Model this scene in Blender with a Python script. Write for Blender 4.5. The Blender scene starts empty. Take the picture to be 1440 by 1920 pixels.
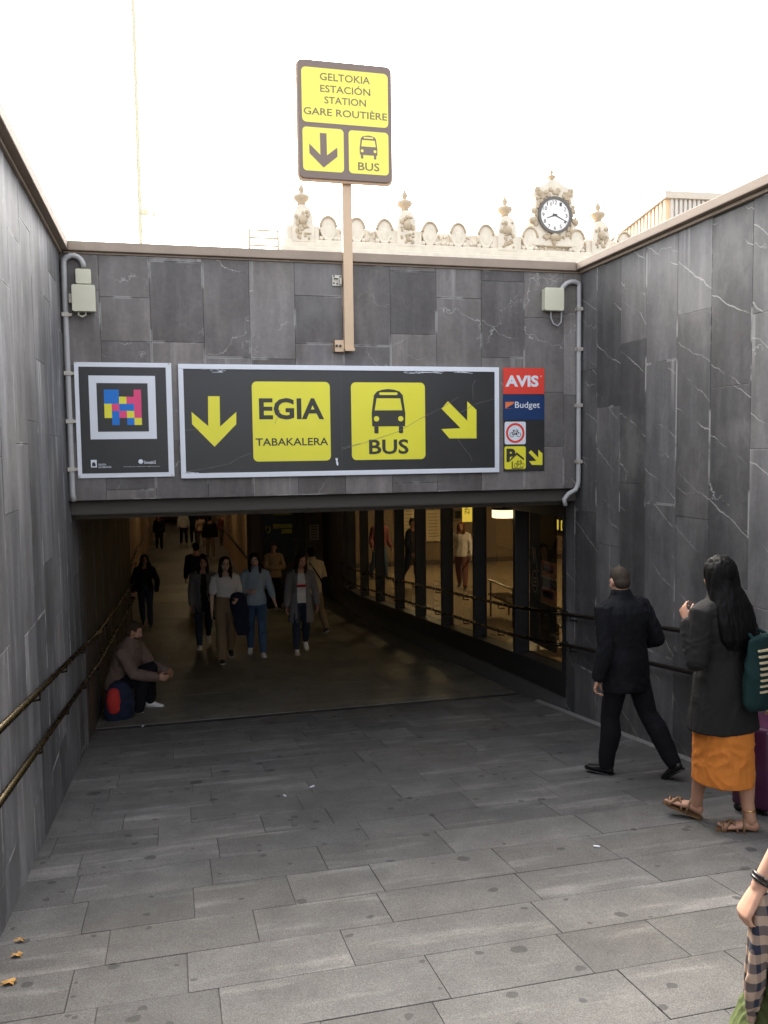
import bpy, bmesh, math, random
import numpy as np
from mathutils import Vector, Matrix, noise
random.seed(7)
SC = bpy.context.scene
COL = SC.collection
R = math.radians
# ------------------------------------------------------------------ camera
CR = Vector((0.970313, -0.24151, -0.01289)); CU = Vector((0.0299, 0.066899, 0.997312)); CF = Vector((0.239998, 0.96809, -0.072134))
cam_d = bpy.data.cameras.new('camera'); cam = bpy.data.objects.new('camera', cam_d); COL.objects.link(cam)
cam.matrix_world = Matrix(((CR.x, CU.x, -CF.x, 0), (CR.y, CU.y, -CF.y, 0), (CR.z, CU.z, -CF.z, 0), (0, 0, 0, 1)))
cam_d.sensor_fit = 'VERTICAL'; cam_d.sensor_height = 36; cam_d.sensor_width = 27; cam_d.lens = 1608 / 1920 * 36
cam_d.clip_start = 0.05; cam_d.clip_end = 3000
SC.camera = cam
# ------------------------------------------------------------------ world, sun, exposure
SUN_EL = R(40)
W = bpy.data.worlds.new('World'); SC.world = W; W.use_nodes = True
wt = W.node_tree
sky = wt.nodes.new('ShaderNodeTexSky'); sky.sky_type = 'NISHITA'; sky.sun_disc = False
sky.sun_elevation = SUN_EL; sky.sun_rotation = R(0); sky.dust_density = 5.0; sky.air_density = 1.0; sky.ozone_density = 1.0
bg = wt.nodes['Background']; bg.inputs[1].default_value = 0.15
hs = wt.nodes.new('ShaderNodeHueSaturation'); hs.inputs['Saturation'].default_value = .28      # milky, hazy sky
wt.links.new(sky.outputs[0], hs.inputs['Color']); wt.links.new(hs.outputs[0], bg.inputs[0])
sd = bpy.data.lights.new('sun', 'SUN'); sd.energy = 1.0; sd.angle = R(34); sd.color = (1.0, 0.88, 0.70)
sun = bpy.data.objects.new('sun', sd); COL.objects.link(sun)
sun.rotation_euler = (R(90) - SUN_EL, 0, R(180))      # shines from +Y (behind the portal wall) towards the camera
SC.view_settings.view_transform = 'Standard'; SC.view_settings.look = 'None'
SC.view_settings.gamma = 1.0; SC.view_settings.exposure = 2.55
SC.render.engine = 'CYCLES'
SC.cycles.use_denoising = True
SC.cycles.max_bounces = 8; SC.cycles.transparent_max_bounces = 12
SC.cycles.sample_clamp_indirect = 6.0

# ------------------------------------------------------------------ dimensions (metres, camera at the origin)
XL, XR, YF = -0.90, 4.123, 8.13
TOPZ = 1.76
GZ = 0.85                       # street level
def fz(y):                      # walking surface along the ramp and the passage
    if y <= 9.8: return -1.87 - .1204 * y
    z = -1.87 - .1204 * 9.8
    if y <= 19: return z - .085 * (y - 9.8)
    return z - .085 * 9.2 - .035 * (y - 19)
def ray(px, py): return CR * ((px - 720) / 1608) - CU * ((py - 960) / 1608) + CF
def onY(px, py, Y): r = ray(px, py); return r * (Y / r.y)
def onX(px, py, X): r = ray(px, py); return r * (X / r.x)
def onfloor(px, py):
    for a, b, z0, s in ((-99, 9.8, -1.87, .1204), (9.8, 19, -1.87 - .1204 * 9.8 + .085 * 9.8, .085), (19, 99, -1.87 - .1204 * 9.8 - .085 * 9.2 + .035 * 19, .035)):
        r = ray(px, py); p = r * (z0 / (r.z + s * r.y))
        if a <= p.y < b: return p
    return p
# ------------------------------------------------------------------ node helper
def newmat(name):
    m = bpy.data.materials.new(name); m.use_nodes = True
    nt = m.node_tree; b = nt.nodes['Principled BSDF']
    return m, nt, b
def nd(nt, typ, ins=None, **props):
    n = nt.nodes.new('ShaderNode' + typ)
    for k, v in props.items(): setattr(n, k, v)
    if ins:
        for k, v in ins.items():
            s = n.inputs[k]
            if hasattr(v, 'is_linked') or hasattr(v, 'links'): nt.links.new(v, s)
            else: s.default_value = v
    return n
def math_(nt, op, a, b=0.0, c=0.0, clamp=False):
    n = nt.nodes.new('ShaderNodeMath'); n.operation = op; n.use_clamp = clamp
    for i, v in enumerate((a, b, c)):
        if hasattr(v, 'links'): nt.links.new(v, n.inputs[i])
        else: n.inputs[i].default_value = v
    return n.outputs[0]
def ramp(nt, fac, lo, hi):      # smooth 0..1 between lo and hi
    n = nt.nodes.new('ShaderNodeMapRange'); n.interpolation_type = 'SMOOTHSTEP'
    nt.links.new(fac, n.inputs[0]); n.inputs[1].default_value = lo; n.inputs[2].default_value = hi
    return n.outputs[0]
def mixc(nt, fac, a, b, mode='MIX'):
    n = nt.nodes.new('ShaderNodeMix'); n.data_type = 'RGBA'; n.blend_type = mode
    for s, v in ((n.inputs[0], fac), (n.inputs[6], a), (n.inputs[7], b)):
        if hasattr(v, 'links'): nt.links.new(v, s)
        else: s.default_value = v if not isinstance(v, tuple) or len(v) == 4 else (*v, 1)
    return n.outputs[2]
def noise_t(nt, vec, scale, detail=4, rough=.55, dist=0.0):
    return nd(nt, 'TexNoise', {'Vector': vec, 'Scale': scale, 'Detail': detail, 'Roughness': rough, 'Distortion': dist}).outputs[0]
def mapping(nt, vec, scale=(1, 1, 1), rot=(0, 0, 0), loc=(0, 0, 0)):
    return nd(nt, 'Mapping', {'Vector': vec, 'Scale': scale, 'Rotation': rot, 'Location': loc}).outputs[0]
def bump(nt, b, h, strength=.3, dist=.01):
    n = nd(nt, 'Bump', {'Height': h, 'Strength': strength, 'Distance': dist}); nt.links.new(n.outputs[0], b.inputs['Normal'])

def plain(name, col, rough=.5, metal=0.0, var=.12, scale=8, bmp=0.0, bscale=60, spec=.5, stretch=(1, 1, 1)):
    """paint, cloth, plastic or metal: a base colour with slight mottling and a little relief"""
    m, nt, b = newmat(name)
    co = nd(nt, 'TexCoord').outputs['Object']
    v = mapping(nt, co, stretch)
    n = noise_t(nt, v, scale, 5)
    f = math_(nt, 'MULTIPLY_ADD', n, 2 * var, 1 - var)
    c = nd(nt, 'VectorMath', {0: (*col,), 1: (0, 0, 0)}, operation='MULTIPLY')
    nt.links.new(f, c.inputs[1])
    nt.links.new(c.outputs[0], b.inputs['Base Color'])
    b.inputs['Roughness'].default_value = rough; b.inputs['Metallic'].default_value = metal
    b.inputs['Specular IOR Level'].default_value = spec
    r = math_(nt, 'MULTIPLY_ADD', n, .25 * rough, rough * .87, clamp=True); nt.links.new(r, b.inputs['Roughness'])
    if bmp: bump(nt, b, noise_t(nt, v, bscale, 3), bmp, .004)
    return m
def emit(name, col, strength):
    m, nt, b = newmat(name); b.inputs['Base Color'].default_value = (*col, 1)
    b.inputs['Emission Color'].default_value = (*col, 1); b.inputs['Emission Strength'].default_value = strength
    return m

def mat_slate(name, base, vset, warm=0.0, vein=1.0, streak=1.0):
    m, nt, b = newmat(name)
    co = nd(nt, 'TexCoord').outputs['Object']
    ti = nd(nt, 'Attribute', attribute_name='tint').outputs['Fac']
    off = nd(nt, 'Attribute', attribute_name='off').outputs['Vector']
    uv = nd(nt, 'Attribute', attribute_name='puv').outputs['Vector']     # metres inside the panel: u, v and distance to the top
    p = nd(nt, 'VectorMath', {0: co, 1: off}, operation='ADD').outputs[0]
    sp = nd(nt, 'SeparateXYZ', {0: uv}); ed = sp.outputs[0]; top = sp.outputs[1]; vert = sp.outputs[2]
    big = noise_t(nt, p, 1.6, 5, .6); fine = noise_t(nt, p, 26, 6, .65)
    st = noise_t(nt, mapping(nt, p, (8, 8, 1.3)), 1.0, 5, .6)           # vertical run-off streaks
    st2 = noise_t(nt, mapping(nt, co, (3.2, 3.2, .22)), 1.0, 3, .5)
    v = math_(nt, 'MULTIPLY_ADD', ti, .62, .70)
    v = math_(nt, 'MULTIPLY', v, math_(nt, 'MULTIPLY_ADD', big, 1.0, .50))
    v = math_(nt, 'MULTIPLY', v, math_(nt, 'MULTIPLY_ADD', fine, .55, .73))
    v = math_(nt, 'MULTIPLY', v, math_(nt, 'MULTIPLY_ADD', ramp(nt, st, .42, .72),   .34 * streak, 1.0 - .1 * streak))
    v = math_(nt, 'MULTIPLY', v, math_(nt, 'MULTIPLY_ADD', ramp(nt, st2, .35, .7), .26 * streak, 1.0 - .1 * streak))
    hue = mixc(nt, noise_t(nt, p, .9, 2), (base[0] * (1.05 + warm), base[1], base[2] * (.96 - warm), 1), (base[0] * .95, base[1], base[2] * 1.09, 1))
    cv = nd(nt, 'VectorMath', {0: hue}, operation='MULTIPLY'); nt.links.new(v, cv.inputs[1])
    # calcite veins: thin lines across the slabs, bent a little by noise, broken up by a mask, jumping at some joints
    def veins(nv, freq, bend, width, lo, sd):
        c = nd(nt, 'VectorMath', {0: p, 1: nv}, operation='DOT_PRODUCT').outputs['Value']
        q = nd(nt, 'VectorMath', {0: p, 1: (sd, sd * 2, sd * 3)}, operation='ADD').outputs[0]
        c = math_(nt, 'MULTIPLY_ADD', c, freq, math_(nt, 'MULTIPLY', noise_t(nt, q, 1.1, 5, .62), bend))
        c = math_(nt, 'ADD', c, math_(nt, 'MULTIPLY', ti, 3.7))
        d = math_(nt, 'ABSOLUTE', math_(nt, 'SUBTRACT', math_(nt, 'FRACT', c), .5))
        wv = math_(nt, 'MULTIPLY', noise_t(nt, q, 5, 2), width * 2)
        n = nt.nodes.new('ShaderNodeMapRange'); nt.links.new(d, n.inputs[0]); n.inputs[1].default_value = 0; nt.links.new(wv, n.inputs[2]); n.inputs[3].default_value = 1; n.inputs[4].default_value = 0
        return math_(nt, 'MULTIPLY', n.outputs[0], ramp(nt, noise_t(nt, q, 1.9, 4, .6), lo, lo + .16))
    vv = None
    for nv, freq, bend, width, lo, sd in vset:
        a = veins(nv, freq, bend, width, lo, sd); vv = a if vv is None else math_(nt, 'MAXIMUM', vv, a)
    vv = math_(nt, 'MULTIPLY', vv, .5 * vein, clamp=True)
    cloud = ramp(nt, noise_t(nt, mapping(nt, co, (1, 1, .7), (0, 0, 0), (4, 4, 4)), 1.5, 6, .68), .45, .72)
    cl = mixc(nt, math_(nt, 'MULTIPLY', cloud, .42), cv.outputs[0], (.24, .225, .215, 1))
    colr = mixc(nt, vv, cl, (.50, .48, .45, 1))
    # lime bloom along some joints and drips under some panel tops
    e = math_(nt, 'SUBTRACT', 1.0, ramp(nt, ed, .002, .014))
    e = math_(nt, 'MULTIPLY', e, ramp(nt, noise_t(nt, co, 2.7, 4), .52, .62))
    dr = math_(nt, 'MULTIPLY', math_(nt, 'SUBTRACT', 1.0, ramp(nt, top, .0, .55)), ramp(nt, noise_t(nt, mapping(nt, co, (13, 13, .3)), 1.0, 4), .56, .72))
    dr = math_(nt, 'MULTIPLY', dr, ramp(nt, ti, .45, .8))
    bl = math_(nt, 'MAXIMUM', math_(nt, 'MULTIPLY', e, .7), math_(nt, 'MULTIPLY', dr, .5 * streak))
    colr = mixc(nt, bl, colr, (.42, .41, .39, 1))
    rust = math_(nt, 'MULTIPLY', ramp(nt, noise_t(nt, co, 1.3, 5, .6), .66, .74), .35)
    colr = mixc(nt, rust, colr, (.085, .06, .045, 1))
    nt.links.new(colr, b.inputs['Base Color'])
    b.inputs['Roughness'].default_value = .62; b.inputs['Specular IOR Level'].default_value = .3
    h = math_(nt, 'ADD', math_(nt, 'MULTIPLY', fine, .5), math_(nt, 'MULTIPLY', big, .8))
    bump(nt, b, h, .25, .008)
    return m

def mat_paving(name, base, wear=1.0, rough=.75, spots=True):
    m, nt, b = newmat(name)
    co = nd(nt, 'TexCoord').outputs['Object']
    ti = nd(nt, 'Attribute', attribute_name='tint').outputs['Fac']
    off = nd(nt, 'Attribute', attribute_name='off').outputs['Vector']
    p = nd(nt, 'VectorMath', {0: co, 1: off}, operation='ADD').outputs[0]
    grit = nd(nt, 'TexNoise', {'Vector': co, 'Scale': 170, 'Detail': 2, 'Roughness': .8}).outputs[0]
    grit2 = nd(nt, 'TexVoronoi', {'Vector': co, 'Scale': 240}).outputs['Color']
    big = noise_t(nt, co, .55, 5, .6); mid = noise_t(nt, co, 4.5, 6, .62)
    streak = noise_t(nt, mapping(nt, p, (.9, 6, 6), (0, 0, R(5))), 1.0, 5, .6)      # pale wear streaks along the courses
    v = math_(nt, 'MULTIPLY_ADD', ti, .34, .83)
    v = math_(nt, 'MULTIPLY', v, math_(nt, 'MULTIPLY_ADD', big, .8, .6))
    v = math_(nt, 'MULTIPLY', v, math_(nt, 'MULTIPLY_ADD', mid, 1.0, .5))
    v = math_(nt, 'MULTIPLY', v, math_(nt, 'MULTIPLY_ADD', grit, 1.5, .25))
    g2 = nd(nt, 'SeparateColor', {0: grit2}).outputs[0]
    v = math_(nt, 'MULTIPLY', v, math_(nt, 'MULTIPLY_ADD', g2, .6, .7))
    v = math_(nt, 'MULTIPLY', v, math_(nt, 'MULTIPLY_ADD', ramp(nt, streak, .52, .72), .62 * wear, .93))
    hue = mixc(nt, noise_t(nt, co, .8, 3), (base[0] * 1.07, base[1], base[2] * .92, 1), (base[0] * .96, base[1], base[2] * 1.05, 1))
    cv = nd(nt, 'VectorMath', {0: hue}, operation='MULTIPLY'); nt.links.new(v, cv.inputs[1])
    colr = cv.outputs[0]
    if spots:
        wob = nd(nt, 'VectorMath', {0: co, 1: nd(nt, 'TexNoise', {'Vector': co, 'Scale': 9, 'Detail': 3}).outputs['Color']}, operation='MULTIPLY_ADD')
        sc_ = nd(nt, 'VectorMath', {0: nd(nt, 'TexNoise', {'Vector': co, 'Scale': 14, 'Detail': 3}).outputs['Color'], 3: .05}, operation='SCALE').outputs[0]
        q = nd(nt, 'VectorMath', {0: co, 1: sc_}, operation='ADD').outputs[0]
        q = mapping(nt, q, (1, 1, 0))
        def blots(scale, r, keep, loc):
            vo = nd(nt, 'TexVoronoi', {'Vector': mapping(nt, q, (1, 1, 1), (0, 0, 0), loc), 'Scale': scale, 'Randomness': 1.0})
            k = nd(nt, 'SeparateColor', {0: vo.outputs['Color']})
            rad = math_(nt, 'MULTIPLY_ADD', k.outputs[1], r, r * .35)
            inside = math_(nt, 'LESS_THAN', vo.outputs['Distance'], rad)
            return math_(nt, 'MULTIPLY', inside, math_(nt, 'GREATER_THAN', k.outputs[0], keep))
        s = math_(nt, 'MAXIMUM', math_(nt, 'MAXIMUM', blots(2.1, .10, .30, (0, 0, 0)), blots(4.3, .13, .5, (5, 2, 0))), blots(7.5, .15, .62, (2, 6, 0)))
        s = math_(nt, 'MULTIPLY', s, .68)
        colr = mixc(nt, s, colr, (base[0] * .22, base[1] * .22, base[2] * .23, 1))
        s2 = math_(nt, 'MULTIPLY', blots(3.1, .07, .8, (1, 9, 0)), .22)
        colr = mixc(nt, s2, colr, (base[0] * 1.5, base[1] * 1.5, base[2] * 1.5, 1))
    nt.links.new(colr, b.inputs['Base Color'])
    b.inputs['Roughness'].default_value = rough; b.inputs['Specular IOR Level'].default_value = .4
    bump(nt, b, math_(nt, 'ADD', grit, math_(nt, 'MULTIPLY', mid, .8)), .28, .004)
    return m

def mat_glass(name):
    m = bpy.data.materials.new(name); m.use_nodes = True; nt = m.node_tree
    nt.nodes.clear()
    out = nt.nodes.new('ShaderNodeOutputMaterial')
    tr = nd(nt, 'BsdfTransparent', {'Color': (.78, .76, .70, 1)}); gl = nd(nt, 'BsdfGlossy', {'Color': (1, 1, 1, 1), 'Roughness': .015})
    fr = nd(nt, 'Fresnel', {'IOR': 1.5}).outputs[0]
    bk = nd(nt, 'NewGeometry').outputs['Backfacing']
    f = math_(nt, 'MULTIPLY', math_(nt, 'MULTIPLY_ADD', fr, 1.15, .03, clamp=True), math_(nt, 'SUBTRACT', 1.0, bk))   # the far face lets the light out
    mx = nd(nt, 'MixShader', {0: f, 1: tr.outputs[0], 2: gl.outputs[0]})
    nt.links.new(mx.outputs[0], out.inputs[0])
    return m

# ------------------------------------------------------------------ mesh helpers
class MB:
    def __init__(s): s.v = []; s.f = []
    def box(s, x0, x1, y0, y1, z0, z1, rz=0.0, c=None):
        b = len(s.v)
        pts = [(x, y, z) for z in (z0, z1) for x, y in ((x0, y0), (x1, y0), (x1, y1), (x0, y1))]
        if rz:
            cx, cy = c if c else ((x0 + x1) / 2, (y0 + y1) / 2); ca, sa = math.cos(rz), math.sin(rz)
            pts = [(cx + (x - cx) * ca - (y - cy) * sa, cy + (x - cx) * sa + (y - cy) * ca, z) for x, y, z in pts]
        s.v += pts
        s.f += [tuple(b + i for i in q) for q in ((3, 2, 1, 0), (4, 5, 6, 7), (0, 1, 5, 4), (1, 2, 6, 5), (2, 3, 7, 6), (3, 0, 4, 7))]
        return s
    def hexa(s, p):                               # eight points: bottom ring then top ring
        b = len(s.v); s.v += [tuple(q) for q in p]
        s.f += [tuple(b + i for i in q) for q in ((3, 2, 1, 0), (4, 5, 6, 7), (0, 1, 5, 4), (1, 2, 6, 5), (2, 3, 7, 6), (3, 0, 4, 7))]
        return s
    def quad(s, *p): b = len(s.v); s.v += [tuple(q) for q in p]; s.f.append(tuple(range(b, b + len(p)))); return s
    def prism(s, pts, y0, y1):                    # outline in X, Z extruded along Y
        b = len(s.v); n = len(pts)
        a = sum(pts[i][0] * pts[(i + 1) % n][1] - pts[(i + 1) % n][0] * pts[i][1] for i in range(n))
        if a < 0: pts = pts[::-1]
        lo, hi = min(y0, y1), max(y0, y1)
        s.v += [(x, lo, z) for x, z in pts] + [(x, hi, z) for x, z in pts]
        s.f.append(tuple(b + i for i in range(n))); s.f.append(tuple(b + n + i for i in reversed(range(n))))
        s.f += [(b + i, b + n + i, b + n + (i + 1) % n, b + (i + 1) % n) for i in range(n)]
        return s
    def tube(s, path, r, n=10, up=(0, 0, 1), caps=True, rb=None):
        path = [Vector(p) for p in path]; m = len(path)
        rr = r if isinstance(r, (list, tuple)) else [r] * m
        b = len(s.v)
        for i, p in enumerate(path):
            d = (path[min(i + 1, m - 1)] - path[max(i - 1, 0)]).normalized()
            u = Vector(up)
            if abs(d.dot(u)) > .97: u = Vector((0, 1, 0)) if abs(d.y) < .9 else Vector((1, 0, 0))
            a = d.cross(u).normalized(); c = a.cross(d)
            ra = rr[i]; rc = ra
            if isinstance(ra, (tuple, list)): ra, rc = ra
            for k in range(n):
                t = 2 * math.pi * k / n; s.v.append(tuple(p + a * (ra * math.cos(t)) + c * (rc * math.sin(t))))
        for i in range(m - 1):
            for k in range(n):
                s.f.append((b + i * n + k, b + i * n + (k + 1) % n, b + (i + 1) * n + (k + 1) % n, b + (i + 1) * n + k))
        if caps: s.f.append(tuple(b + k for k in reversed(range(n)))); s.f.append(tuple(b + (m - 1) * n + k for k in range(n)))
        return s
    def lathe(s, prof, n=16, o=(0, 0, 0)):        # profile of (radius, z)
        b = len(s.v); m = len(prof)
        for r, z in prof:
            for k in range(n): t = 2 * math.pi * k / n; s.v.append((o[0] + r * math.cos(t), o[1] + r * math.sin(t), o[2] + z))
        for i in range(m - 1):
            for k in range(n): s.f.append((b + i * n + k, b + i * n + (k + 1) % n, b + (i + 1) * n + (k + 1) % n, b + (i + 1) * n + k))
        s.f.append(tuple(b + k for k in reversed(range(n)))); s.f.append(tuple(b + (m - 1) * n + k for k in range(n)))
        return s
    def ell(s, c, r, n=14, m=9, M=None):
        b = len(s.v); c = Vector(c)
        def add(v): v = Vector(v); v = (M @ v) if M else v; s.v.append(tuple(c + v))
        add((0, 0, -r[2]))
        for i in range(1, m):
            t = math.pi * i / m - math.pi / 2
            for k in range(n): a = 2 * math.pi * k / n; add((r[0] * math.cos(t) * math.cos(a), r[1] * math.cos(t) * math.sin(a), r[2] * math.sin(t)))
        add((0, 0, r[2])); e = len(s.v) - 1
        for k in range(n): s.f.append((b, b + 1 + (k + 1) % n, b + 1 + k)); s.f.append((e, e - n + k, e - n + (k + 1) % n))
        for i in range(m - 2):
            for k in range(n): s.f.append((b + 1 + i * n + k, b + 1 + i * n + (k + 1) % n, b + 1 + (i + 1) * n + (k + 1) % n, b + 1 + (i + 1) * n + k))
        return s
    def mesh(s, name):
        me = bpy.data.meshes.new(name); me.from_pydata(s.v, [], s.f); me.validate(); me.update(); return me
    def build(s, name, mat, parent=None, smooth=False, bevel=0.0, seg=2):
        me = s.mesh(name)
        if bevel:
            bm = bmesh.new(); bm.from_mesh(me)
            bmesh.ops.recalc_face_normals(bm, faces=bm.faces)
            ed = [e for e in bm.edges if len(e.link_faces) == 2 and e.calc_face_angle(0) > .6]
            bmesh.ops.bevel(bm, geom=ed, offset=bevel, segments=seg, affect='EDGES', profile=.6, clamp_overlap=True)
            bm.to_mesh(me); bm.free()
        o = bpy.data.objects.new(name, me); COL.objects.link(o)
        if mat: me.materials.append(mat)
        if smooth:
            me.polygons.foreach_set('use_smooth', [True] * len(me.polygons))
        if parent: o.parent = parent; o.matrix_parent_inverse = WI(parent)
        return o
def WI(p):                                        # parts are modelled in world space: undo the parents' placing
    M = Matrix.Identity(4); q = p
    chain = []
    while q: chain.append(q); q = q.parent
    for q in reversed(chain): M = M @ (q.matrix_parent_inverse if q.parent else Matrix.Identity(4)) @ q.matrix_basis
    return M.inverted()
def tag(o, label, cat, group=None, kind=None):
    o['label'] = label; o['category'] = cat
    if group: o['group'] = group
    if kind: o['kind'] = kind
    return o
def struct(o): o['kind'] = 'structure'; return o
def thing(name, loc, label, cat, group=None, rz=0.0):
    o = bpy.data.objects.new(name, None); o.empty_display_size = .2; COL.objects.link(o)
    o.location = loc; o.rotation_euler = (0, 0, rz)
    return tag(o, label, cat, group)
def rrect(x0, x1, z0, z1, r, n=5):
    pts = []
    for cx, cz, a in ((x1 - r, z1 - r, 0), (x0 + r, z1 - r, 90), (x0 + r, z0 + r, 180), (x1 - r, z0 + r, 270)):
        for k in range(n + 1): t = R(a + 90 * k / n); pts.append((cx + r * math.cos(t), cz + r * math.sin(t)))
    return pts
def circ(cx, cz, r, n=24, rz=None):
    rz = rz or r
    return [(cx + r * math.cos(2 * math.pi * k / n), cz + rz * math.sin(2 * math.pi * k / n)) for k in range(n)]
def flat(name, pts, y, th, mat, parent, bevel=0):  # a plate facing the camera side of the wall: front face at y - th
    return MB().prism(pts, y - th, y).build(name, mat, parent, bevel=bevel)
def flats(name, list_of_pts, y, th, mat, parent):
    m = MB()
    for p in list_of_pts: m.prism(p, y - th, y)
    return m.build(name, mat, parent)
def ring(cx, cz, ro, ri, y, th, n=28):
    m = MB(); b = 0
    for k in range(n):
        a0, a1 = 2 * math.pi * k / n, 2 * math.pi * (k + 1) / n
        q = [(cx + r * math.cos(a), cz + r * math.sin(a)) for r, a in ((ri, a0), (ro, a0), (ro, a1), (ri, a1))]
        m.prism(q, y - th, y)
    return m
def text_mesh(s, weight=0.0, spacing=1.0):
    cu = bpy.data.curves.new('lettering', 'FONT'); cu.body = s; cu.offset = weight; cu.extrude = .004; cu.resolution_u = 3; cu.space_character = spacing
    cu.align_x = 'CENTER'; cu.space_line = .9
    o = bpy.data.objects.new('lettering', cu); COL.objects.link(o)
    bpy.context.view_layer.update()
    me = bpy.data.meshes.new_from_object(o.evaluated_get(bpy.context.evaluated_depsgraph_get()))
    bpy.data.objects.remove(o); bpy.data.curves.remove(cu)
    return me
def letters(name, s, x0, x1, z0, z1, y, mat, parent, weight=.0, th=.0012, spacing=1.0, rot=False, keep=False):
    """lettering fitted into the rectangle x0..x1, z0..z1 of a plate whose front face is at y"""
    me = text_mesh(s, weight, spacing); n = len(me.vertices)
    co = np.empty(n * 3); me.vertices.foreach_get('co', co); co = co.reshape(-1, 3)
    if rot: co = np.stack([-co[:, 1], co[:, 0], co[:, 2]], 1)
    lo, hi = co.min(0), co.max(0); d = np.maximum(hi - lo, 1e-6)
    out = np.empty_like(co)
    out[:, 0] = x0 + (co[:, 0] - lo[0]) / d[0] * (x1 - x0)
    out[:, 2] = z0 + (co[:, 1] - lo[1]) / d[1] * (z1 - z0)
    out[:, 1] = y - (co[:, 2] - lo[2]) / d[2] * th
    me.vertices.foreach_set('co', out.ravel()); me.update()
    me.name = name; me.materials.clear(); me.materials.append(mat)
    o = bpy.data.objects.new(name, me); COL.objects.link(o)
    if parent: o.parent = parent; o.matrix_parent_inverse = WI(parent)
    return o

def panels(name, o, u, v, nrm, W_, H_, colw, hlo, hhi, mat, parent, seed, gap=.003, proud=.006, skip=None, rows=False, jit=.0015):
    """stone slabs laid in columns (or courses) over a backing, each with its own tint, in one mesh"""
    rnd = random.Random(seed); o, u, v, nrm = Vector(o), Vector(u), Vector(v), Vector(nrm)
    V, F, T, O, UV = [], [], [], [], []
    c = -rnd.random() * colw * .5
    L1, L2 = (W_, H_) if not rows else (H_, W_)
    while c < L1:
        cw = colw * rnd.uniform(.94, 1.06); a0, a1 = max(c, 0), min(c + cw, L1); c += cw
        if a1 - a0 < .02: continue
        d = -rnd.random() * hhi
        while d < L2:
            h = rnd.uniform(hlo, hhi); b0, b1 = max(d, 0), min(d + h, L2); d += h
            if b1 - b0 < .02: continue
            (s0, s1), (t0, t1) = ((a0, a1), (b0, b1)) if not rows else ((b0, b1), (a0, a1))
            if skip and skip((s0 + s1) / 2, (t0 + t1) / 2): continue
            s0 += gap / 2; s1 -= gap / 2; t0 += gap / 2; t1 -= gap / 2
            pr = proud + rnd.uniform(-jit, jit); tl = [rnd.uniform(-jit, jit) * .5 for _ in range(2)]
            tint = rnd.random(); off = (rnd.uniform(-20, 20), rnd.uniform(-20, 20), rnd.uniform(-20, 20))
            if not rows: off = (off[0] * .02, off[1] * .02, off[2] * .03) if rnd.random() < .6 else off
            base = len(V)
            # front face cut into an inner field and a rim so the joint distance interpolates
            e = min(.02, (s1 - s0) * .3, (t1 - t0) * .3)
            ringp = lambda k, lift: [o + u * (s0 + k) + v * (t0 + k) + nrm * (lift - tl[0]), o + u * (s1 - k) + v * (t0 + k) + nrm * (lift + tl[0]), o + u * (s1 - k) + v * (t1 - k) + nrm * (lift + tl[1]), o + u * (s0 + k) + v * (t1 - k) + nrm * (lift - tl[1])]
            P = ringp(0, -.004) + ringp(0, pr - .0015) + ringp(.0018, pr) + ringp(e, pr)
            V += P
            hh = t1 - t0
            q = [(0, hh), (0, hh), (0, 0), (0, 0)]
            uvs = [(0, x[1], 0) for x in q] * 3 + [(e, hh - e, 0), (e, hh - e, 0), (e, e, 0), (e, e, 0)]
            uvs = uvs[:8] + [(.0018, x[1], 0) for x in q] + uvs[12:]
            UV += uvs
            for lv in range(3):
                for k in range(4): F.append((base + lv * 4 + k, base + lv * 4 + (k + 1) % 4, base + lv * 4 + 4 + (k + 1) % 4, base + lv * 4 + 4 + k))
            F.append((base + 12, base + 13, base + 14, base + 15))
            T += [tint] * 13; O += [off] * 13
    me = bpy.data.meshes.new(name); me.from_pydata([tuple(p) for p in V], [], F); me.update()
    at = me.attributes.new('tint', 'FLOAT', 'FACE'); at.data.foreach_set('value', T)
    at = me.attributes.new('off', 'FLOAT_VECTOR', 'FACE'); at.data.foreach_set('vector', np.array(O, dtype=np.float32).ravel())
    at = me.attributes.new('puv', 'FLOAT_VECTOR', 'POINT'); at.data.foreach_set('vector', np.array(UV, dtype=np.float32).ravel())
    me.materials.append(mat)
    ob = bpy.data.objects.new(name, me); COL.objects.link(ob)
    if parent: ob.parent = parent; ob.matrix_parent_inverse = WI(parent)
    return ob
def dup(o, loc=None, rz=None, label=None, group=None):
    def cp(a, par):
        c = a.copy(); COL.objects.link(c)
        if par: c.parent = par; c.matrix_parent_inverse = a.matrix_parent_inverse.copy()
        for ch in a.children: cp(ch, c)
        return c
    c = cp(o, None)
    if loc is not None: c.location = loc
    if rz is not None: c.rotation_euler = (0, 0, rz)
    if label: c['label'] = label
    if group: c['group'] = group
    return c
# ------------------------------------------------------------------ materials
VY = [((0, -.55, 1), 1.9, .55, .013, .42, 3), ((0, -.42, 1), 1.1, .8, .007, .47, 11), ((0, 1, .25), .5, 1.6, .004, .55, 7)]
VX = [((.5, 0, 1), .9, 1.3, .008, .45, 3), ((-.75, 0, 1), .8, 1.5, .007, .46, 9), ((1, 0, .2), .6, 1.3, .006, .50, 17)]
VL = [((0, .5, 1), .8, 1.6, .006, .5, 3), ((0, 1, .15), .7, 1.6, .005, .52, 8)]
M_slate = mat_slate('slate_cladding', (.098, .094, .092), VY, vein=1.35)
M_slate_l = mat_slate('slate_cladding_left', (.120, .117, .117), VL, vein=.75, streak=1.8)
M_slate_f = mat_slate('slate_cladding_front', (.150, .136, .128), VX, warm=.02, vein=1.25, streak=.9)
M_core = plain('wall_core', (.05, .048, .046), .9, scale=3)
M_coping = plain('coping_stone', (.31, .24, .185), .75, scale=5, var=.25, bmp=.25)
M_pave = mat_paving('granite_paving', (.104, .100, .096))
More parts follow.
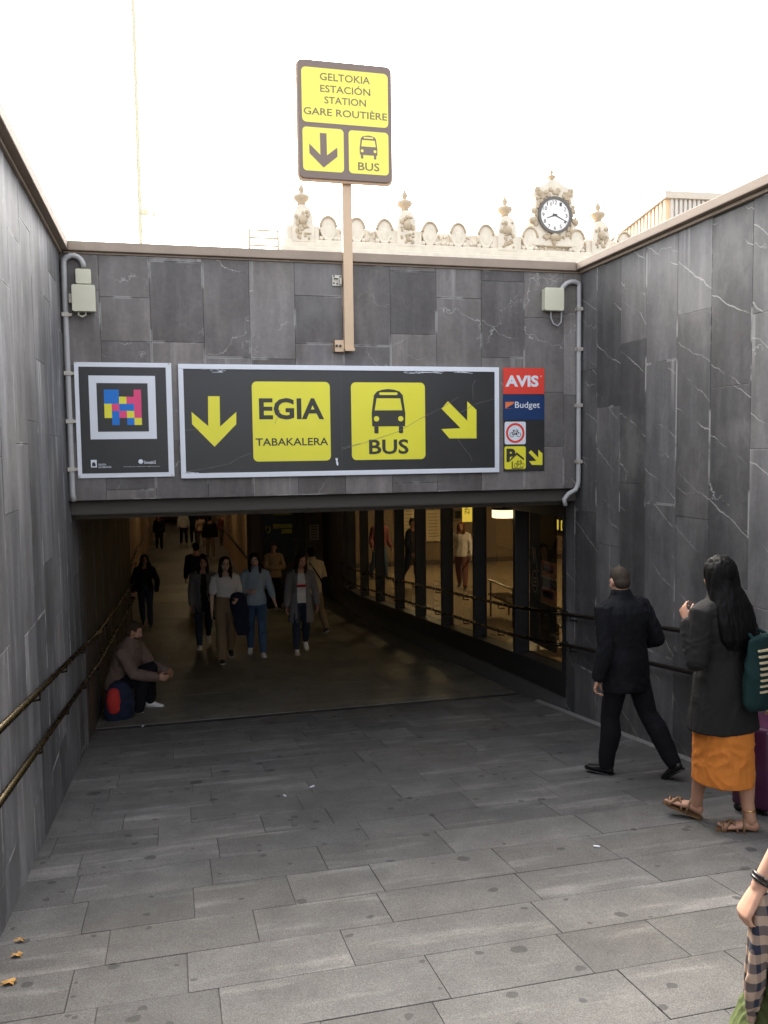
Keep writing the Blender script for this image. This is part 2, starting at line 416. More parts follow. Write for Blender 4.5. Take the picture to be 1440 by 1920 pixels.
M_pfloor = mat_paving('passage_paving', (.15, .142, .122), wear=.4, rough=.48)
M_joint = plain('paving_joint', (.06, .057, .053), .95, scale=30, var=.4)
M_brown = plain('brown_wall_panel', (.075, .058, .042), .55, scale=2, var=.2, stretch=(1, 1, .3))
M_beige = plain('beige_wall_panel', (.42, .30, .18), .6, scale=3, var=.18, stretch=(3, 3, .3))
M_ceil = plain('ceiling_board', (.16, .14, .12), .8)
M_dark = plain('dark_steel', (.022, .022, .024), .45)
M_rail = plain('bronzed_rail', (.085, .066, .038), .27, metal=1.0, scale=14, var=.12)
M_railr = plain('dark_rail', (.022, .019, .017), .4, metal=.3, scale=14, var=.3)
M_glass = mat_glass('window_glass')
M_white = plain('white_paint', (.74, .76, .82), .45, scale=5, var=.07)
M_black = plain('black_vinyl', (.028, .027, .028), .38, scale=3, var=.25)
M_yellow = plain('yellow_vinyl', (.83, .76, .045), .42, scale=4, var=.06)
M_ink = plain('black_lettering', (.035, .033, .022), .5)
M_red = plain('red_vinyl', (.74, .055, .035), .4, var=.05)
M_navy = plain('navy_vinyl', (.008, .035, .13), .4, var=.08)
M_orange = plain('orange_vinyl', (.80, .20, .06), .4, var=.05)
M_blue = plain('blue_vinyl', (.0, .17, .62), .4, var=.05)
M_pink = plain('pink_vinyl', (.80, .06, .20), .4, var=.05)
M_box = plain('cream_plastic', (.62, .60, .46), .45, var=.08)
M_pipe = plain('grey_conduit', (.40, .39, .39), .5, var=.15)
M_pole = plain('glare_tinted_steel', (.60, .42, .27), .42, var=.1)  # peach glare put into the colour of the steel
M_galv = plain('galvanised_bracket', (.50, .46, .40), .45, metal=.3, var=.25, scale=30)
M_glare_dark = plain('glare_washed_black', (.19, .135, .11), .5, var=.08)  # black sign face lightened to brown: backlight glare put into its colour
M_glare_ink = plain('glare_washed_lettering', (.20, .15, .07), .5, var=.05)  # lettering washed out by the same painted glare
M_glare_yel = plain('glare_pale_yellow_vinyl', (.86, .78, .12), .45, var=.04)  # yellow of the pole sign, paled by the painted glare
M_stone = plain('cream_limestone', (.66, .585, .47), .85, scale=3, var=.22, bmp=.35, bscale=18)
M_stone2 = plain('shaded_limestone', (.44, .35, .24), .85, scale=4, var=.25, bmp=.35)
M_clad = plain('orange_cladding', (.66, .46, .28), .6, var=.08)
M_clad2 = plain('grey_cladding', (.52, .48, .43), .55, var=.08)
M_asphalt = plain('street_paving', (.16, .155, .15), .9, scale=2, var=.2)
M_hfloor = plain('hall_floor_tile', (.30, .235, .155), .35, scale=3, var=.12)
M_hwall = plain('hall_wall_panel', (.23, .165, .11), .6, scale=2, var=.15)
M_paper = plain('cream_paper', (.62, .52, .34), .7, var=.1)
M_poster = plain('red_brown_poster', (.72, .32, .19), .6, scale=16, var=.5)
E_lamp = emit('lamp_glow', (1.0, .78, .44), .30)
E_tube = emit('passage_lamp_glow', (1.0, .74, .43), 4.5)
E_screen = emit('screen_glow', (.30, .42, .75), .12)
E_ysign = emit('lit_yellow_panel', (.95, .72, .10), .22)

# ------------------------------------------------------------------ ground, ramp, passage floors
m = MB()
for x0, x1, y0, y1 in ((-700, XL - .3, -500, 900), (XR + .3, 700, -500, 900), (XL - .3, XR + .3, 8.6, 900), (XL - .3, XR + .3, -500, -22.6)):
    m.quad((x0, y0, GZ), (x1, y0, GZ), (x1, y1, GZ), (x0, y1, GZ))
struct(m.build('street_ground', M_asphalt))
m = MB(); m.hexa([(XL - .1, -22.7, fz(-22.7) - .25), (XR + .1, -22.7, fz(-22.7) - .25), (XR + .1, 9.70, fz(9.70) - .25), (XL - .1, 9.70, fz(9.70) - .25),
                  (XL - .1, -22.7, fz(-22.7) - .004), (XR + .1, -22.7, fz(-22.7) - .004), (XR + .1, 9.70, fz(9.70) - .004), (XL - .1, 9.70, fz(9.70) - .004)])
struct(m.build('ramp_bed', M_joint))
sl = (Vector((0, 1, -.1204))).normalized(); nn = Vector((0, .1204, 1)).normalized()
o0 = Vector((XL, -13.0, fz(-13.0)))
Ls = (9.70 + 13.0) * math.sqrt(1 + .1204 ** 2)
ramp_ob = struct(panels('ramp', o0, (1, 0, 0), sl, nn, XR - XL, Ls, .405, .45, 1.05, M_pave, None, 21, gap=.0035, proud=.003, rows=True, jit=.0012))
m = MB(); ys = [9.86, 12, 14, 16.5, 19]; 
for a, b in zip(ys, ys[1:]):
    m.quad((XL - .1, a, fz(a) - .01), (XR + .1, a, fz(a) - .01), (XR + .1, b, fz(b) - .01), (XL - .1, b, fz(b) - .01))
m.quad((-1.6, 19, fz(19) - .01), (XR + .1, 19, fz(19) - .01), (XR + .1, 80, fz(80) - .01), (-1.6, 80, fz(80) - .01))
struct(m.build('passage_floor_bed', M_joint))
s2 = Vector((0, 1, -.085)).normalized(); n2 = Vector((0, .085, 1)).normalized()
struct(panels('passage_floor', (XL, 9.86, fz(9.86) - .004), (1, 0, 0), s2, n2, XR - XL, 9.14 * math.sqrt(1 + .085 ** 2), .6, .8, 1.2, M_pfloor, None, 22, rows=True))
s3 = Vector((0, 1, -.035)).normalized(); n3 = Vector((0, .035, 1)).normalized()
struct(panels('far_passage_floor', (-1.5, 19.0, fz(19) - .004), (1, 0, 0), s3, n3, 5.6, 60, 1.0, 1.0, 1.6, M_pfloor, None, 23, rows=True))
# drain slot across the foot of the ramp
t = thing('drain_channel', (1.6, 9.78, fz(9.78)), 'long dark slotted drain crossing the pavement at the mouth of the passage', 'drain')
m = MB(); m.hexa([(XL, 9.70, fz(9.7) - .3), (XR, 9.70, fz(9.7) - .3), (XR, 9.86, fz(9.86) - .3), (XL, 9.86, fz(9.86) - .3), (XL, 9.70, fz(9.7) - .03), (XR, 9.70, fz(9.7) - .03), (XR, 9.86, fz(9.86) - .03), (XL, 9.86, fz(9.86) - .03)]).build('channel', M_dark, t)
m = MB()
for k in range(3):
    y = 9.725 + k * .05; m.hexa([(XL, y, fz(y) - .029), (XR, y, fz(y) - .029), (XR, y + .018, fz(y) - .029), (XL, y + .018, fz(y) - .029), (XL, y, fz(y) - .006), (XR, y, fz(y) - .006), (XR, y + .018, fz(y) - .006), (XL, y + .018, fz(y) - .006)])
m.build('grating', M_dark, t)

# ------------------------------------------------------------------ trench walls
def seal(m, x0, x1, y0, y1):    # backing box that follows the slope at the foot
    m.hexa([(x0, y0, fz(y0) - .3), (x1, y0, fz(y0) - .3), (x1, y1, fz(y1) - .3), (x0, y1, fz(y1) - .3), (x0, y0, TOPZ), (x1, y0, TOPZ), (x1, y1, TOPZ), (x0, y1, TOPZ)])
wl = thing('left_retaining_wall'.replace('left_', ''), (XL, 0, fz(0)), 'tall dark slate wall on the left side of the ramp with bronze rails along it', 'wall')
m = MB(); seal(m, XL - .3, XL, -22.6, 9.05); m.build('wall_core', M_core, wl)
panels('stone_cladding', (XL, -9, -3.15), (0, 1, 0), (0, 0, 1), (1, 0, 0), 18.05, TOPZ + 3.15, .46, .9, 1.9, M_slate_l, wl, 5, skip=lambda a, b: (b - 3.15) < fz(a - 9) - 1.0)
m = MB(); m.box(XL - .36, XL + .085, -22.6, 8.62, TOPZ + .025, TOPZ + .115); m.box(XL - .3, XL + .03, -22.6, 8.60, TOPZ, TOPZ + .025); m.build('coping', M_coping, wl, bevel=.008)
wr = thing('retaining_wall', (XR, 0, fz(0)), 'tall dark slate wall with white veins on the right side of the ramp', 'wall')
m = MB(); seal(m, XR, XR + .3, -22.6, 8.46); m.build('wall_core', M_core, wr)
panels('stone_cladding', (XR, -9, -3.15), (0, 1, 0), (0, 0, 1), (-1, 0, 0), 17.46, TOPZ + 3.15, .47, .8, 1.7, M_slate, wr, 9, skip=lambda a, b: (b - 3.15) < fz(a - 9) - 1.0)
m = MB(); m.box(XR - .085, XR + .36, -22.6, 8.62, TOPZ + .03, TOPZ + .105); m.box(XR - .035, XR + .3, -22.6, 8.60, TOPZ, TOPZ + .03); m.build('coping', M_coping, wr, bevel=.008)
m = MB()
for y in np.arange(-6, 8.4, 1.9):
    m.hexa([(XR - .05, y, fz(y)), (XR - .008, y, fz(y)), (XR - .008, y + 1.89, fz(y + 1.89)), (XR - .05, y + 1.89, fz(y + 1.89)), (XR - .05, y, fz(y) + .012), (XR - .008, y, fz(y) + .03), (XR - .008, y + 1.89, fz(y + 1.89) + .03), (XR - .05, y + 1.89, fz(y + 1.89) + .012)])
m.build('mortar_fillet', plain('mortar', (.2, .19, .18), .9, scale=20, var=.4), wr)
wf = thing('portal_wall', (1.6, YF, -.42), 'slate wall over the passage mouth carrying the yellow and black signs', 'wall')
MB().box(XL + .002, XR - .002, YF, YF + .45, -.42, TOPZ).build('wall_core', M_core, wf)
panels('stone_cladding', (XL + .006, YF, -.42), (1, 0, 0), (0, 0, 1), (0, -1, 0), XR - XL - .012, TOPZ + .42, .445, .38, 1.05, M_slate_f, wf, 33)
m = MB(); m.box(XL + .087, XR - .087, YF - .055, YF + .5, TOPZ + .02, TOPZ + .105); m.box(XL + .04, XR - .04, YF - .02, YF + .47, TOPZ, TOPZ + .02); m.build('coping', M_coping, wf, bevel=.008)
MB().box(XL + .004, XR - .004, YF + .10, YF + .44, -.56, -.422).build('lintel_beam', plain('lintel_concrete', (.085, .075, .066), .85), wf, bevel=.02)
# ------------------------------------------------------------------ passage shell
wp = thing('passage_wall', (XL, 14, fz(14)), 'dark brown panelled left wall inside the passage', 'wall')
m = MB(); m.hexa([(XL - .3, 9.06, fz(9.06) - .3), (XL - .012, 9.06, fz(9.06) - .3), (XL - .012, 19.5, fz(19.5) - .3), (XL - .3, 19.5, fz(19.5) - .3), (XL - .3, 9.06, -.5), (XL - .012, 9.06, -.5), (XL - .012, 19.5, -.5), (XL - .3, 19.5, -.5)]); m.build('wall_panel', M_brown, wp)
m = MB()
for y in np.arange(9.4, 19.4, 1.2): m.box(XL - .02, XL - .006, y, y + .012, fz(y) - .05, -.56)
m.build('panel_joint', M_dark, wp)
struct(MB().box(-2.2, XR - .004, YF + .46, 80, -.62, -.5).build('passage_ceiling', M_ceil))
wq = thing('far_passage_wall', (-1.2, 45, fz(45)), 'pale beige panelled left wall of the lit far passage', 'wall')
def slantwall(m, xa, ya, xb, yb, th, top=-.62):
    m.hexa([(xa, ya, fz(ya) - .2), (xa + th, ya, fz(ya) - .2), (xb + th, yb, fz(yb) - .2), (xb, yb, fz(yb) - .2), (xa, ya, top), (xa + th, ya, top), (xb + th, yb, top), (xb, yb, top)])
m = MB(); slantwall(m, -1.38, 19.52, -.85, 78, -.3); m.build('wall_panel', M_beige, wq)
m = MB()
for y in np.arange(21, 77, 1.5):
    x = -1.38 + (y - 19.52) * .53 / 58.5; m.box(x - .01, x + .006, y, y + .03, fz(y), -.62)
m.build('panel_joint', M_brown, wq)
ws = thing('far_passage_wall', (2.6, 45, fz(45)), 'pale beige panelled right wall of the lit far passage', 'wall')
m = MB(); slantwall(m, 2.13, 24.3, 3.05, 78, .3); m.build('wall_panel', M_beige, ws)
m = MB()
for y in np.arange(25.5, 77, 1.5):
    x = 2.13 + (y - 24.3) * .92 / 53.7; m.box(x - .006, x + .01, y, y + .03, fz(y), -.62)
m.build('panel_joint', M_brown, ws)
we = thing('passage_end_wall', (1, 78.2, fz(78)), 'beige wall closing the far end of the passage', 'wall')
MB().box(-1.6, 4.4, 78.1, 78.4, -6.5, -.6).build('wall_panel', M_beige, we)
wb = thing('pillar_wall', (3.1, 24.1, fz(24)), 'brown wall block beside the far passage carrying the floor directory', 'wall')
MB().box(2.05, 4.3, 24.0, 24.28, fz(24) - .3, -.62).build('wall_panel', M_hwall, wb)
m = MB(); m.box(2.0, 2.12, 23.9, 23.998, fz(24) - .2, -.63); m.box(3.42, 3.62, 23.93, 23.998, fz(24) - .2, -.63); m.build('pilaster', M_brown, wb)
# directory board
t = thing('directory_board', (2.86, 23.9, -2.3), 'black floor directory with yellow plates for levels 1 and 0', 'sign')
MB().box(2.43, 3.30, 23.90, 23.99, -3.12, -1.18).build('panel', M_black, t, bevel=.01)
def fr(y, x0, y0, x1, y1): a, b = onY(x0, y0, y), onY(x1, y1, y); return min(a.x, b.x), max(a.x, b.x), min(a.z, b.z), max(a.z, b.z)
a = fr(23.89, 492, 951, 509, 963); p = MB().box(a[0], a[1], 23.885, 23.899, a[2], a[3]).build('plate', M_yellow, t); letters('lettering', '1', a[0] + .09, a[0] + .15, a[2] + .03, a[3] - .03, 23.884, M_ink, p)
a = fr(23.89, 497, 986, 508, 1000); letters('lettering', '0', a[0], a[1], a[2], a[3], 23.898, M_yellow, t, th=.008)
for (x0, y0, x1, y1) in ((513, 948, 547, 954), (513, 957, 547, 965), (512, 983, 548, 990), (528, 992, 548, 1000)):
    a = fr(23.89, x0, y0, x1, y1); MB().box(a[0], a[1], 23.885, 23.899, a[2], a[3]).build('plate', M_yellow, t)
t = thing('paper_notice', (3.52, 23.92, -2.0), 'framed cream paper notice on the pilaster right of the floor directory', 'notice')
a = fr(23.92, 580, 984, 598, 1012)
MB().box(a[0], a[1], 23.905, 23.928, a[2], a[3]).build('sheet', M_paper, t)
m = MB()
for k in range(5): z = a[3] - .05 - k * .075; m.box(a[0] + .04, a[1] - .05, 23.902, 23.904, z - .02, z)
m.build('printed_lines', M_ink, t)
# lamps in the passage ceiling
for i, y in enumerate((12.5, 17.5, 25, 33, 42, 52, 64)):
    x = .7 + max(0, y - 24) * .012 if y > 20 else 2.4
    t = thing('ceiling_lamp', (x, y, -.63), 'long warm tube lamp on the passage ceiling', 'lamp', 'tube lamps along the passage ceiling')
    MB().box(x - .08, x + .08, y - .7, y + .7, -.66, -.621).build('housing', M_white, t)
    MB().box(x - .06, x + .06, y - .66, y + .66, -.70, -.662).build('diffuser', E_tube if y > 20 else emit('near_lamp_glow', (1.0, .70, .36), .35), t)

# ------------------------------------------------------------------ glass partition and hall
def sill(y): return -2.45 - (y - 8.46) * .07 if y < 9.9 else fz(y) + .51
GY0, GY1 = 8.47, 21.0
gp = thing('glass_partition', (4.2, 14, fz(14)), 'long glazed partition with dark posts between passage and lit hall', 'glazed wall')
m = MB(); yy = [8.47, 9.8, 12, 15, 19, 21.0]
for a, b in zip(yy, yy[1:]): m.hexa([(XR + .01, a, fz(a) - .3), (4.42, a, fz(a) - .3), (4.42, b, fz(b) - .3), (XR + .01, b, fz(b) - .3), (XR + .01, a, sill(a) - .28), (4.42, a, sill(a) - .28), (4.42, b, sill(b) - .28), (XR + .01, b, sill(b) - .28)])
m.build('plinth', plain('grey_plinth', (.12, .118, .115), .7), gp)
m = MB()
for a, b in zip(yy, yy[1:]): m.hexa([(XR - .005, a, sill(a) - .278), (4.36, a, sill(a) - .278), (4.36, b, sill(b) - .278), (XR - .005, b, sill(b) - .278), (XR - .005, a, sill(a)), (4.36, a, sill(a)), (4.36, b, sill(b)), (XR - .005, b, sill(b))])
m.build('sill_frame', M_dark, gp)
MB().box(XR - .005, 4.36, 8.47, 21.0, -.76, -.622).build('head_frame', M_dark, gp)
my = [8.50, 9.89, 11.38, 12.87, 14.37, 15.80, 17.4, 18.9, 20.3, 20.96]
for y in my:
    MB().box(XR + .0, XR + .19, y, y + .07, sill(y) - .02, -.75).build('mullion', M_dark, gp, bevel=.004)
for a, b in zip(my, my[1:]):
    a += .07
    m = MB(); m.hexa([(4.29, a, sill(a)), (4.302, a, sill(a)), (4.302, b, sill(b)), (4.29, b, sill(b)), (4.29, a, -.76), (4.302, a, -.76), (4.302, b, -.76), (4.29, b, -.76)])
    m.build('pane', M_glass, gp)
HZ = -3.46
struct(MB().box(4.37, 19, 8.3, 25, HZ - .1, HZ).build('hall_floor', M_hfloor))
struct(MB().box(XR, 19, YF + .46, 25, -.60, -.5).build('hall_ceiling', M_ceil))
hw = thing('hall_wall', (11, 24.6, HZ), 'brown panelled rear wall of the hall behind the glass', 'wall')
m = MB(); m.box(4.33, 19, 24.6, 24.9, HZ, -.6); m.box(19, 19.3, 8.2, 24.9, HZ, -.6); m.box(4.4, 19, 8.2, 8.46, HZ - .05, -.6); m.build('wall_panel', M_hwall, hw)
m = MB(); m.box(4.4, 19, 24.54, 24.597, HZ, HZ + .14); m.build('skirting', M_brown, hw)
m = MB(); m.box(4.14, 4.32, 21.02, 24.0, fz(23) - .4, -.62); hv = m.build('partition_wall', M_brown, None); tag(hv, 'dark brown wall stub at the far end of the glazed partition', 'wall')
# pendant drums in the hall
for i, (px, py, d) in enumerate(((945, 963, 11.0), (822, 943, 14.0), (858, 944, 12.6))):
    c = ray(px, py) * d; r = .155 if i == 0 else .15
    t = thing('pendant_lamp', (c.x, c.y, c.z), ['glowing white drum lamp hanging nearest the ramp inside the hall', 'glowing drum lamp half hidden behind a glazing post farthest left', 'glowing drum lamp beside the yellow hall sign'][i], 'lamp', 'drum lamps in the hall')
    MB().lathe([(r * .9, -.052), (r, -.045), (r, .045), (r * .9, .052)], 24, c).build('lamp_shade', E_lamp, t, smooth=False)
    MB().tube([c + Vector((0, 0, .05)), (c.x, c.y, -.6)], .012).build('rod', M_dark, t)
    MB().lathe([(r * 1.03, .053), (r * 1.03, .068)], 24, c).build('cap', M_dark, t)
for x, y in ((8, 12), (8, 18), (12, 15), (12, 21), (6.5, 22)):  # unseen round lamps, added to brighten the hall
    t = thing('hall_fill_lamp', (x, y, -.62), 'added round warm lamp on the unseen hall ceiling behind the glass', 'lamp', 'added round lamps on the hall ceiling')
    MB().lathe([(.25, -.05), (.25, -.02)], 20, (x, y, -.6)).build('diffuser', emit('hall_fill_glow', (1, .76, .42), 19), t)
    MB().lathe([(.27, -.018), (.27, -.001)], 20, (x, y, -.6)).build('housing', M_dark, t)
def hrect(px0, py0, px1, py1, X):
    a, b = onX(px0, py0, X), onX(px1, py1, X); return min(a.y, b.y), max(a.y, b.y), min(a.z, b.z), max(a.z, b.z)
def hboard(name, rect, X, th, matl, label, cat, group=None):
    t = thing(name, (X, (rect[0] + rect[1]) / 2, rect[2]), label, cat, group)
    MB().box(X, X + th, *rect).build('panel', matl, t, bevel=.004); return t
# black banner with emblem and two posters on its right, standing in the hall near the first bay
t = thing('banner', (4.75, 10.3, HZ), 'tall black banner with white line emblem standing behind the first glass bay', 'banner')
r = hrect(993, 985, 1040, 1225, 4.75)
MB().box(4.75, 4.78, r[0], r[1], max(r[2], HZ), -.8).build('panel', M_black, t)
q = onX(1002, 1090, 4.74)
m = MB()
for k in range(28):
    a0, a1 = 2 * math.pi * k / 28, 2 * math.pi * (k + 1) / 28
    pp = [(q.y + .10 * s_ * math.cos(a), q.z + .155 * s_ * math.sin(a)) for s_, a in ((.86, a0), (1, a0), (1, a1), (.86, a1))]
    m.hexa([(4.744, y, z) for y, z in pp] + [(4.749, y, z) for y, z in pp])
for z0, z1, w in ((-.07, -.045, .05), (-.02, .005, .05), (.03, .055, .05)): m.box(4.744, 4.749, q.y - w, q.y + w, q.z + z0, q.z + z1)
m.build('emblem', M_paper, t)
m = MB()
for x0, y0, x1, y1 in ((998, 1026, 1002, 1056), (1002, 1026, 1008, 1072)):
    a, b = onX(x0, y0, 4.74), onX(x1, y1, 4.74); m.tube([a, b], .008, 6)
m.build('line_mark', M_paper, t)
for i, (x0, y0, x1, y1) in enumerate(((1015, 1050, 1041, 1086), (1015, 1099, 1041, 1136))):
    r = hrect(x0, y0, x1, y1, 4.68)
    t = hboard('poster', r, 4.68, .015, M_poster, ['upper red brown poster beside the black hall banner', 'lower red brown poster beside the black hall banner'][i], 'poster', 'posters in the first glass bay')
    MB().box(4.676, 4.679, r[0] + .02, r[1] - .02, r[3] - .09, r[3] - .02).build('title_band', M_orange, t)
    MB().box(4.676, 4.679, r[0] + .06, r[1] - .05, r[2] + .06, r[2] + .16).build('picture_patch', M_ink, t)
    MB().box(4.676, 4.70, r[0] - .01, r[1] + .01, r[2] - .025, r[2] - .002).build('ledge', M_paper, t)
# hanging strip sign with yellow pictogram plates
t = thing('hanging_sign', (4.9, 10.7, -.95), 'black hanging strip sign with a row of yellow pictogram plates in the hall', 'sign')
ra = [onX(998, 965, 4.9), onX(1064, 978, 4.9), onX(1064, 997, 4.9), onX(998, 985, 4.9)]
y0, y1 = min(q.y for q in ra), max(q.y for q in ra); z0, z1 = -1.12, -.90
MB().box(4.9, 4.95, y0, y1, z0, z1).build('panel', M_black, t)
MB().box(4.892, 4.899, y0, y1, z0 - .025, z0 + .012).build('trim', M_paper, t)
n = 5
for k in range(n):
    a = y0 + (k + .18) * (y1 - y0) / n; b = a + .62 * (y1 - y0) / n
    p = MB().box(4.893, 4.899, a, b, z0 + .05, z1 - .04).build('plate', E_ysign, t)
    MB().box(4.888, 4.892, a + .04, b - .04, z0 + .075, z1 - .07).build('pictogram', M_ink, p)
MB().tube([(4.92, y0 + .2, z1), (4.92, y0 + .2, -.6)], .01).build('rod', M_dark, t)
# yellow lit sign with turned lettering, small white framed sign, notices, screen
def backrect(px0, py0, px1, py1, Y): a, b = onY(px0, py0, Y), onY(px1, py1, Y); return min(a.x, b.x), max(a.x, b.x), min(a.z, b.z), max(a.z, b.z)
Yb = 17.0
r = backrect(868, 944, 889, 978, Yb)
t = thing('yellow_hall_sign', (r[0], Yb, r[2]), 'yellow lit sign with black letters turned on end deep in the hall', 'sign')
MB().box(r[0], r[1], Yb, Yb + .06, r[2], -.7).build('panel', E_ysign, t); letters('lettering', 'ZME', r[0] + .04, r[0] + .14, r[2] + .16, r[2] + .42, Yb - .001, M_ink, t, rot=True, th=.004)
r = backrect(850, 955, 867, 975, Yb)
t = thing('small_framed_sign', (r[0], Yb, r[2]), 'small white framed square sign left of the yellow hall sign', 'sign')
MB().box(r[0], r[1], Yb, Yb + .04, r[2], r[3]).build('panel', M_paper, t); MB().box(r[0] + .035, r[1] - .035, Yb - .004, Yb - .001, r[2] + .04, r[3] - .04).build('pictogram', M_ink, t)
for i, (a, b, c, d) in enumerate(((756, 951, 779, 1014), (799, 957, 827, 1014))):
    r = backrect(a, b, c, d, 24.5)
    t = thing('notice_board', (r[0], 24.5, r[2]), ['tall cream notice sheet seen between the third and fourth glazing posts', 'wide cream timetable sheet right of the tall notice in the hall'][i], 'notice')
    MB().box(r[0], r[1], 24.5, 24.53, r[2], r[3]).build('sheet', M_paper, t)
    m = MB()
    for k in range(8): z = r[3] - (k + 1) * (r[3] - r[2]) / 9.5; m.box(r[0] + .06, r[1] - .08, 24.495, 24.499, z - .02, z)
    m.build('printed_lines', M_hwall, t)
r = backrect(756, 939, 778, 949, 20.0)
t = thing('hall_screen', (r[0], 20, r[2]), 'narrow bluish screen high up in the hall behind the posts', 'screen')
MB().box(r[0], r[1], 20, 20.05, r[2], -.75).build('housing', M_dark, t); MB().box(r[0] + .02, r[1] - .02, 19.99, 19.999, r[2] + .01, -.78).build('display', E_screen, t)
# ticket barrier like bench frames in the hall
def hall_bench(c, lab):
    t = thing('hall_bench', c, lab, 'bench', 'steel benches in the hall')
    x, y, z = c
    m = MB()
    for dy in (-.6, .6): m.tube([(x - .2, y + dy, z), (x - .2, y + dy, z + .75)], .02); m.tube([(x + .2, y + dy, z), (x + .2, y + dy, z + .45)], .02)
    m.build('leg', M_rail, t); MB().box(x - .22, x + .22, y - .7, y + .7, z + .43, z + .47).build('seat', M_rail, t, bevel=.01)
    MB().tube([(x - .2, y - .7, z + .75), (x - .2, y + .7, z + .75)], .025).build('backrest', M_rail, t)
for (px, py, lab) in ((958, 1165, 'shiny metal bench in the hall behind the second glass bay'), (1055, 1215, 'shiny metal bench in the hall right beside the stone pier')):
    q = ray(px, py); q = q * (HZ / q.z); hall_bench((max(q.x, 5.1), q.y, HZ), lab)

# ------------------------------------------------------------------ handrails
def handrail(label, x, wx, y0, y1, matl, hs=(1.10, .77)):
    t = thing('handrail', (x, y0, fz(y0)), label, 'handrail')
    ys = [y0] + [v for v in (9.8, 19) if y0 < v < y1] + [y1]
    for h in hs:
        path = [(x, y, fz(y) + h) for y in ys]
        path = [(wx, y0, path[0][2])] + path + [(wx, y1, path[-1][2])]
        MB().tube(path, .021, 12).build('rail', matl, t, smooth=True)
    y = y0 + .4
    while y < y1 - .2:
        for h in hs: MB().tube([(x, y, fz(y) + h - .015), (x, y, fz(y) + h - .06), (wx, y, fz(y) + h - .07)], .009, 6).build('bracket', matl, t)
        y += 1.35
    return t
handrail('pair of brassy rails along the left slate wall into the passage', XL + .085, XL + .0, -3.0, 18.6, M_rail)
handrail('pair of dark rails along the right slate wall behind the walkers', XR - .085, XR, -3.0, 8.42, M_railr)
handrail('pair of slim rails in front of the glazed partition', XR - .085, XR + .005, 8.50, 20.9, M_rail, (1.10, .75))
handrail('pair of rails along the left wall of the far passage', -1.15, -1.3, 20.2, 70, M_railr, (1.0,))
t = thing('handrail', (2.1, 24.8, fz(25)), 'dark rail sloping along the right wall of the far passage', 'handrail')
MB().tube([(2.05, 24.8, fz(24.8) + 1), (2.50, 50, fz(50) + 1), (2.83, 70, fz(70) + 1)], .03, 8).build('rail', M_railr, t, smooth=True)
for y in np.arange(26, 70, 3): x = 2.05 + (y - 24.8) * .0175; MB().tube([(x, y, fz(y) + 1), (x + .1, y, fz(y) + .93)], .012, 6).build('bracket', M_railr, t)
# ------------------------------------------------------------------ signs on the portal wall (plane just proud of the slate)
YS = YF - .012
def P2(px, py, Y=YS): q = onY(px, py, Y); return (q.x, q.z)
def c6(x, y): return P2(80 + x / 2.25, 440 + y / 2.25)
def c7(x, y): return P2(640 + x / 2.88, 480 + y / 2.88)
def quadrect(f, tl, tr, br, bl):
    q = [f(*p) for p in (tl, tr, br, bl)]
    return (q[0][0] + q[3][0]) / 2, (q[1][0] + q[2][0]) / 2, (q[2][1] + q[3][1]) / 2, (q[0][1] + q[1][1]) / 2
def inset(r, d): return r[0] + d, r[1] - d, r[2] + d, r[3] - d
def rp(r): return [(r[0], r[2]), (r[1], r[2]), (r[1], r[3]), (r[0], r[3])]
def rel(r, x, z): return (r[0] + (r[1] - r[0]) * x, r[2] + (r[3] - r[2]) * z)
def bus(y, r, parent, ink, paper, name='bus_pictogram'):
    """bus front seen head on, drawn in the rectangle r"""
    q = lambda pts: [rel(r, a, b) for a, b in pts]
    o = flats(name, [q([(.03, .16), (.97, .16), (.98, .45), (.91, .86), (.82, .945), (.66, .985), (.5, 1), (.34, .985), (.18, .945), (.09, .86), (.02, .45)]),
                     q([(.09, .02), (.11, 0), (.19, 0), (.21, .02), (.21, .158), (.09, .158)]), q([(.79, .02), (.81, 0), (.89, 0), (.91, .02), (.91, .158), (.79, .158)])], y, .0015, ink, parent)
    w = flats('window_shape', [q([(.105, .52), (.895, .52), (.835, .79), (.165, .79)]), q([(.26, .865), (.74, .865), (.765, .895), (.74, .925), (.26, .925), (.235, .895)])], y - .0015, .0012, paper, o)
    s = (r[1] - r[0]) * .075
    flats('headlight', [circ(*rel(r, .155, .33), s), circ(*rel(r, .845, .33), s)], y - .0015, .0012, paper, o)
# --- poster with the coloured mosaic tag
t = thing('mosaic_poster', (-.39, YS, .3), 'black poster with white border and a coloured block mosaic left of the long sign', 'poster')
R0 = quadrect(P2, (138, 678), (320, 682), (328, 894), (147, 896))
flat('board', rp(R0), YS, .012, M_white, t, bevel=.002)
y = YS - .012
Ri = quadrect(c6, (150, 556), (517, 562), (534, 1002), (168, 1008)); flat('black_field', rp(Ri), y, .001, M_black, t); y -= .001
Rs = quadrect(c6, (192, 594), (472, 597), (484, 862), (204, 863)); flat('white_frame', rp(Rs), y, .001, M_white, t)
Rk = quadrect(c6, (226, 626), (442, 628), (449, 830), (235, 832)); flat('inner_field', rp(Rk), y - .001, .001, M_black, t)
yc = y - .002
Rc = quadrect(c6, (257, 653), (414, 655), (420, 803), (264, 804))
grid = ["BB..P", "BBYPP", "YPBBP", "YBPYP", ".B.BY"]
cols = {'B': M_blue, 'Y': M_yellow, 'P': M_pink}; nm = {'B': 'blue_block', 'Y': 'yellow_block', 'P': 'pink_block'}
for k in 'BYP':
    L = []
    for j, row in enumerate(grid):
        for i, ch in enumerate(row):
            if ch == k: L.append([rel(Rc, a / 5, 1 - b / 5) for a, b in ((i, j), (i + 1, j), (i + 1, j + 1), (i, j + 1))])
    flats(nm[k], L, yc, .001, cols[k], t)
